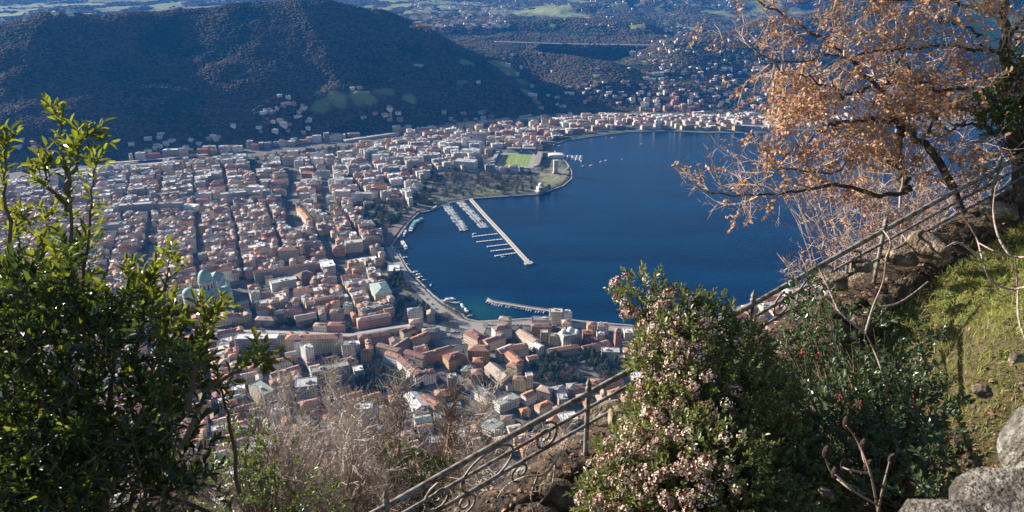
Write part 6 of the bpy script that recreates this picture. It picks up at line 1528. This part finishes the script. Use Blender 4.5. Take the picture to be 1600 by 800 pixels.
cg = Geo(); lathe(cg, (0, 0, 0), [(.006, 0), (.024, .02), (.03, .05), (.024, .09), (.004, .12)], 8); cm2 = cg.mesh("seed_head", mat('seed_head', (.06, .028, .022), .9, .4, 20, bump=1.0), True)
for px, py in ((1322, 670), (1288, 715), (1345, 705), (1304, 748), (1390, 725), (1317, 735), (1352, 735)): link("seed_head", cm2, tb, tuple(PD(px, py, 5.0) - bb_), (rnd.uniform(-.2, .2), rnd.uniform(-.2, .2), 0), (.9, .9, .9))
branchy("bare_branch", "twisted root-like branches hanging down the rubble wall below the railing", "branch", [[(868, 720), (850, 742), (820, 745), (790, 760), (770, 790)], [(868, 720), (862, 760), (840, 790)], [(840, 744), (830, 775), (835, 810)], [(868, 720), (880, 700), (884, 690)]], 8.3, palebark, .014, (868, 700))
# grass and fallen leaves on the bank
def scatter_bank(n, smin, smax, tmin, tmax, seed):
    r = np.random.default_rng(seed); s = r.uniform(smin, smax, n); t = r.uniform(tmin, tmax, n); x, y = xy_of(s, t); z = nearz(x, y); return x, y, z, s, t, r
x, y, z, s, t_, r = scatter_bank(130000, -6, 9, .4, 7.5, 61)
w = fbm(x * .9, y * .9, 62, 4) + .25 + .35 * sstep((s + 2) / 4); k = (w > -.08) & (s > -3.2 + .8 * RNG.random(len(s))) & (np.hypot(x, y) > 1.6); x, y, z = x[k], y[k], z[k]; n = len(x)
grassm = leafmat('bank_grass', (.27, .30, .07), (.42, .46, .08), .6, .4, .45); drym = leafmat('dry_grass', (.38, .29, .17), (.3, .22, .12), .8, .3, .3)
def blades(x, y, z, h, lean, r, wid=.004):
    n = len(x); a = r.uniform(0, 6.283, n); l = r.normal(0, lean, (n, 2)); hh = h * r.uniform(.5, 1.3, n); b0 = np.stack([x, y, z - .01], -1); wv = np.stack([np.cos(a), np.sin(a), 0 * a], -1) * wid
    tip = b0 + np.stack([l[:, 0] * hh, l[:, 1] * hh, hh], -1); mid = b0 + np.stack([l[:, 0] * hh * .35, l[:, 1] * hh * .35, hh * .6], -1)
    V = np.stack([b0 - wv, b0 + wv, mid + wv * .8, mid - wv * .8, tip], 1).reshape(-1, 3); o = np.arange(n)[:, None] * 5
    g = Geo(); g.V.append(V); g.F += [o + np.array([[0, 1, 2, 3]]), o + np.array([[3, 2, 4]])]; g.M += [np.zeros(n, int), np.zeros(n, int)]; g.n = len(V); return g
blades(x, y, z, .10, .9, r, .005).obj("bank_grass", grassm, kind='stuff')
x, y, z, s, t_, r = scatter_bank(16000, -12, 9, -.6, 3.5, 63); k = fbm(x * 1.5, y * 1.5, 64, 3) > .05; blades(x[k], y[k], z[k], .2, .7, r, .003).obj("dry_grass", drym, kind='stuff')
x, y, z, s, t_, r = scatter_bank(12000, -9, 9, -.4, 7, 65); n = len(x); g = Geo(); put_leaves(g, np.stack([x, y, z + .03], -1), np.stack([r.normal(size=n), r.normal(size=n), r.normal(0, .3, n)], -1), np.stack([r.normal(0, .4, n), r.normal(0, .4, n), np.ones(n)], -1), r.uniform(.05, .09, n), OT); g.obj("fallen_leaves", leafmat('fallen_leaf', (.24, .14, .085), (.2, .1, .05), .8, .15, .5), kind='stuff')
x, y, z, s, t_, r = scatter_bank(14000, -2.5, 7, .5, 6, 66); k = fbm(x * 1.1, y * 1.1, 67, 3) > -.02; x, y, z = x[k], y[k], z[k]; n = len(x); g = Geo()
put_leaves(g, np.stack([x, y, z + r.uniform(.02, .16, n)], -1), np.stack([r.normal(size=n), r.normal(size=n), r.normal(0, .35, n)], -1), np.stack([r.normal(0, .5, n), r.normal(0, .5, n), np.ones(n)], -1), r.uniform(.03, .06, n), leaf_template(.1, .1, .7)); g.obj("ground_cover", ivy, kind='stuff')
# scrub wood on the long slope down to the town
n = 3000; yy = 240 + 340 * R5.random(n); xx = (R5.random(n) * 2 - 1) * (yy * .85 + 30); zz = H(xx, yy); k = (zz > 8)
xx, yy, zz = xx[k], yy[k], zz[k]
instancer("slope_wood", np.stack([xx, yy, zz + 2.5], -1), R5.uniform(.6, 1.2, len(xx)), R5.random(len(xx)) * 6.28, [TREE['bare'][0][0], TREE['bare'][1][0], TREE['olive'][0][0]], R5.integers(0, 3, len(xx)))
# ------------------------------------------------------------------ valley haze
HZ = Geo(); HZ.add([(-12000, -1500, -9), (12000, -1500, -9), (12000, 16500, -9), (-12000, 16500, -9), (-12000, -1500, 507), (12000, -1500, 507), (12000, 16500, 507), (-12000, 16500, 507)], BOXF)
hm_ = bpy.data.materials.new("haze"); hm_.use_nodes = True; nt = hm_.node_tree; nt.nodes.remove(nt.nodes["Principled BSDF"])
pv = nt.nodes.new('ShaderNodeVolumePrincipled'); pv.inputs['Density'].default_value = HAZE_D; pv.inputs['Color'].default_value = (.03, .32, 1.0, 1); pv.inputs['Anisotropy'].default_value = .0
nt.links.new(pv.outputs[0], nt.nodes['Material Output'].inputs['Volume'])
HZ.obj("haze", hm_, kind='stuff')
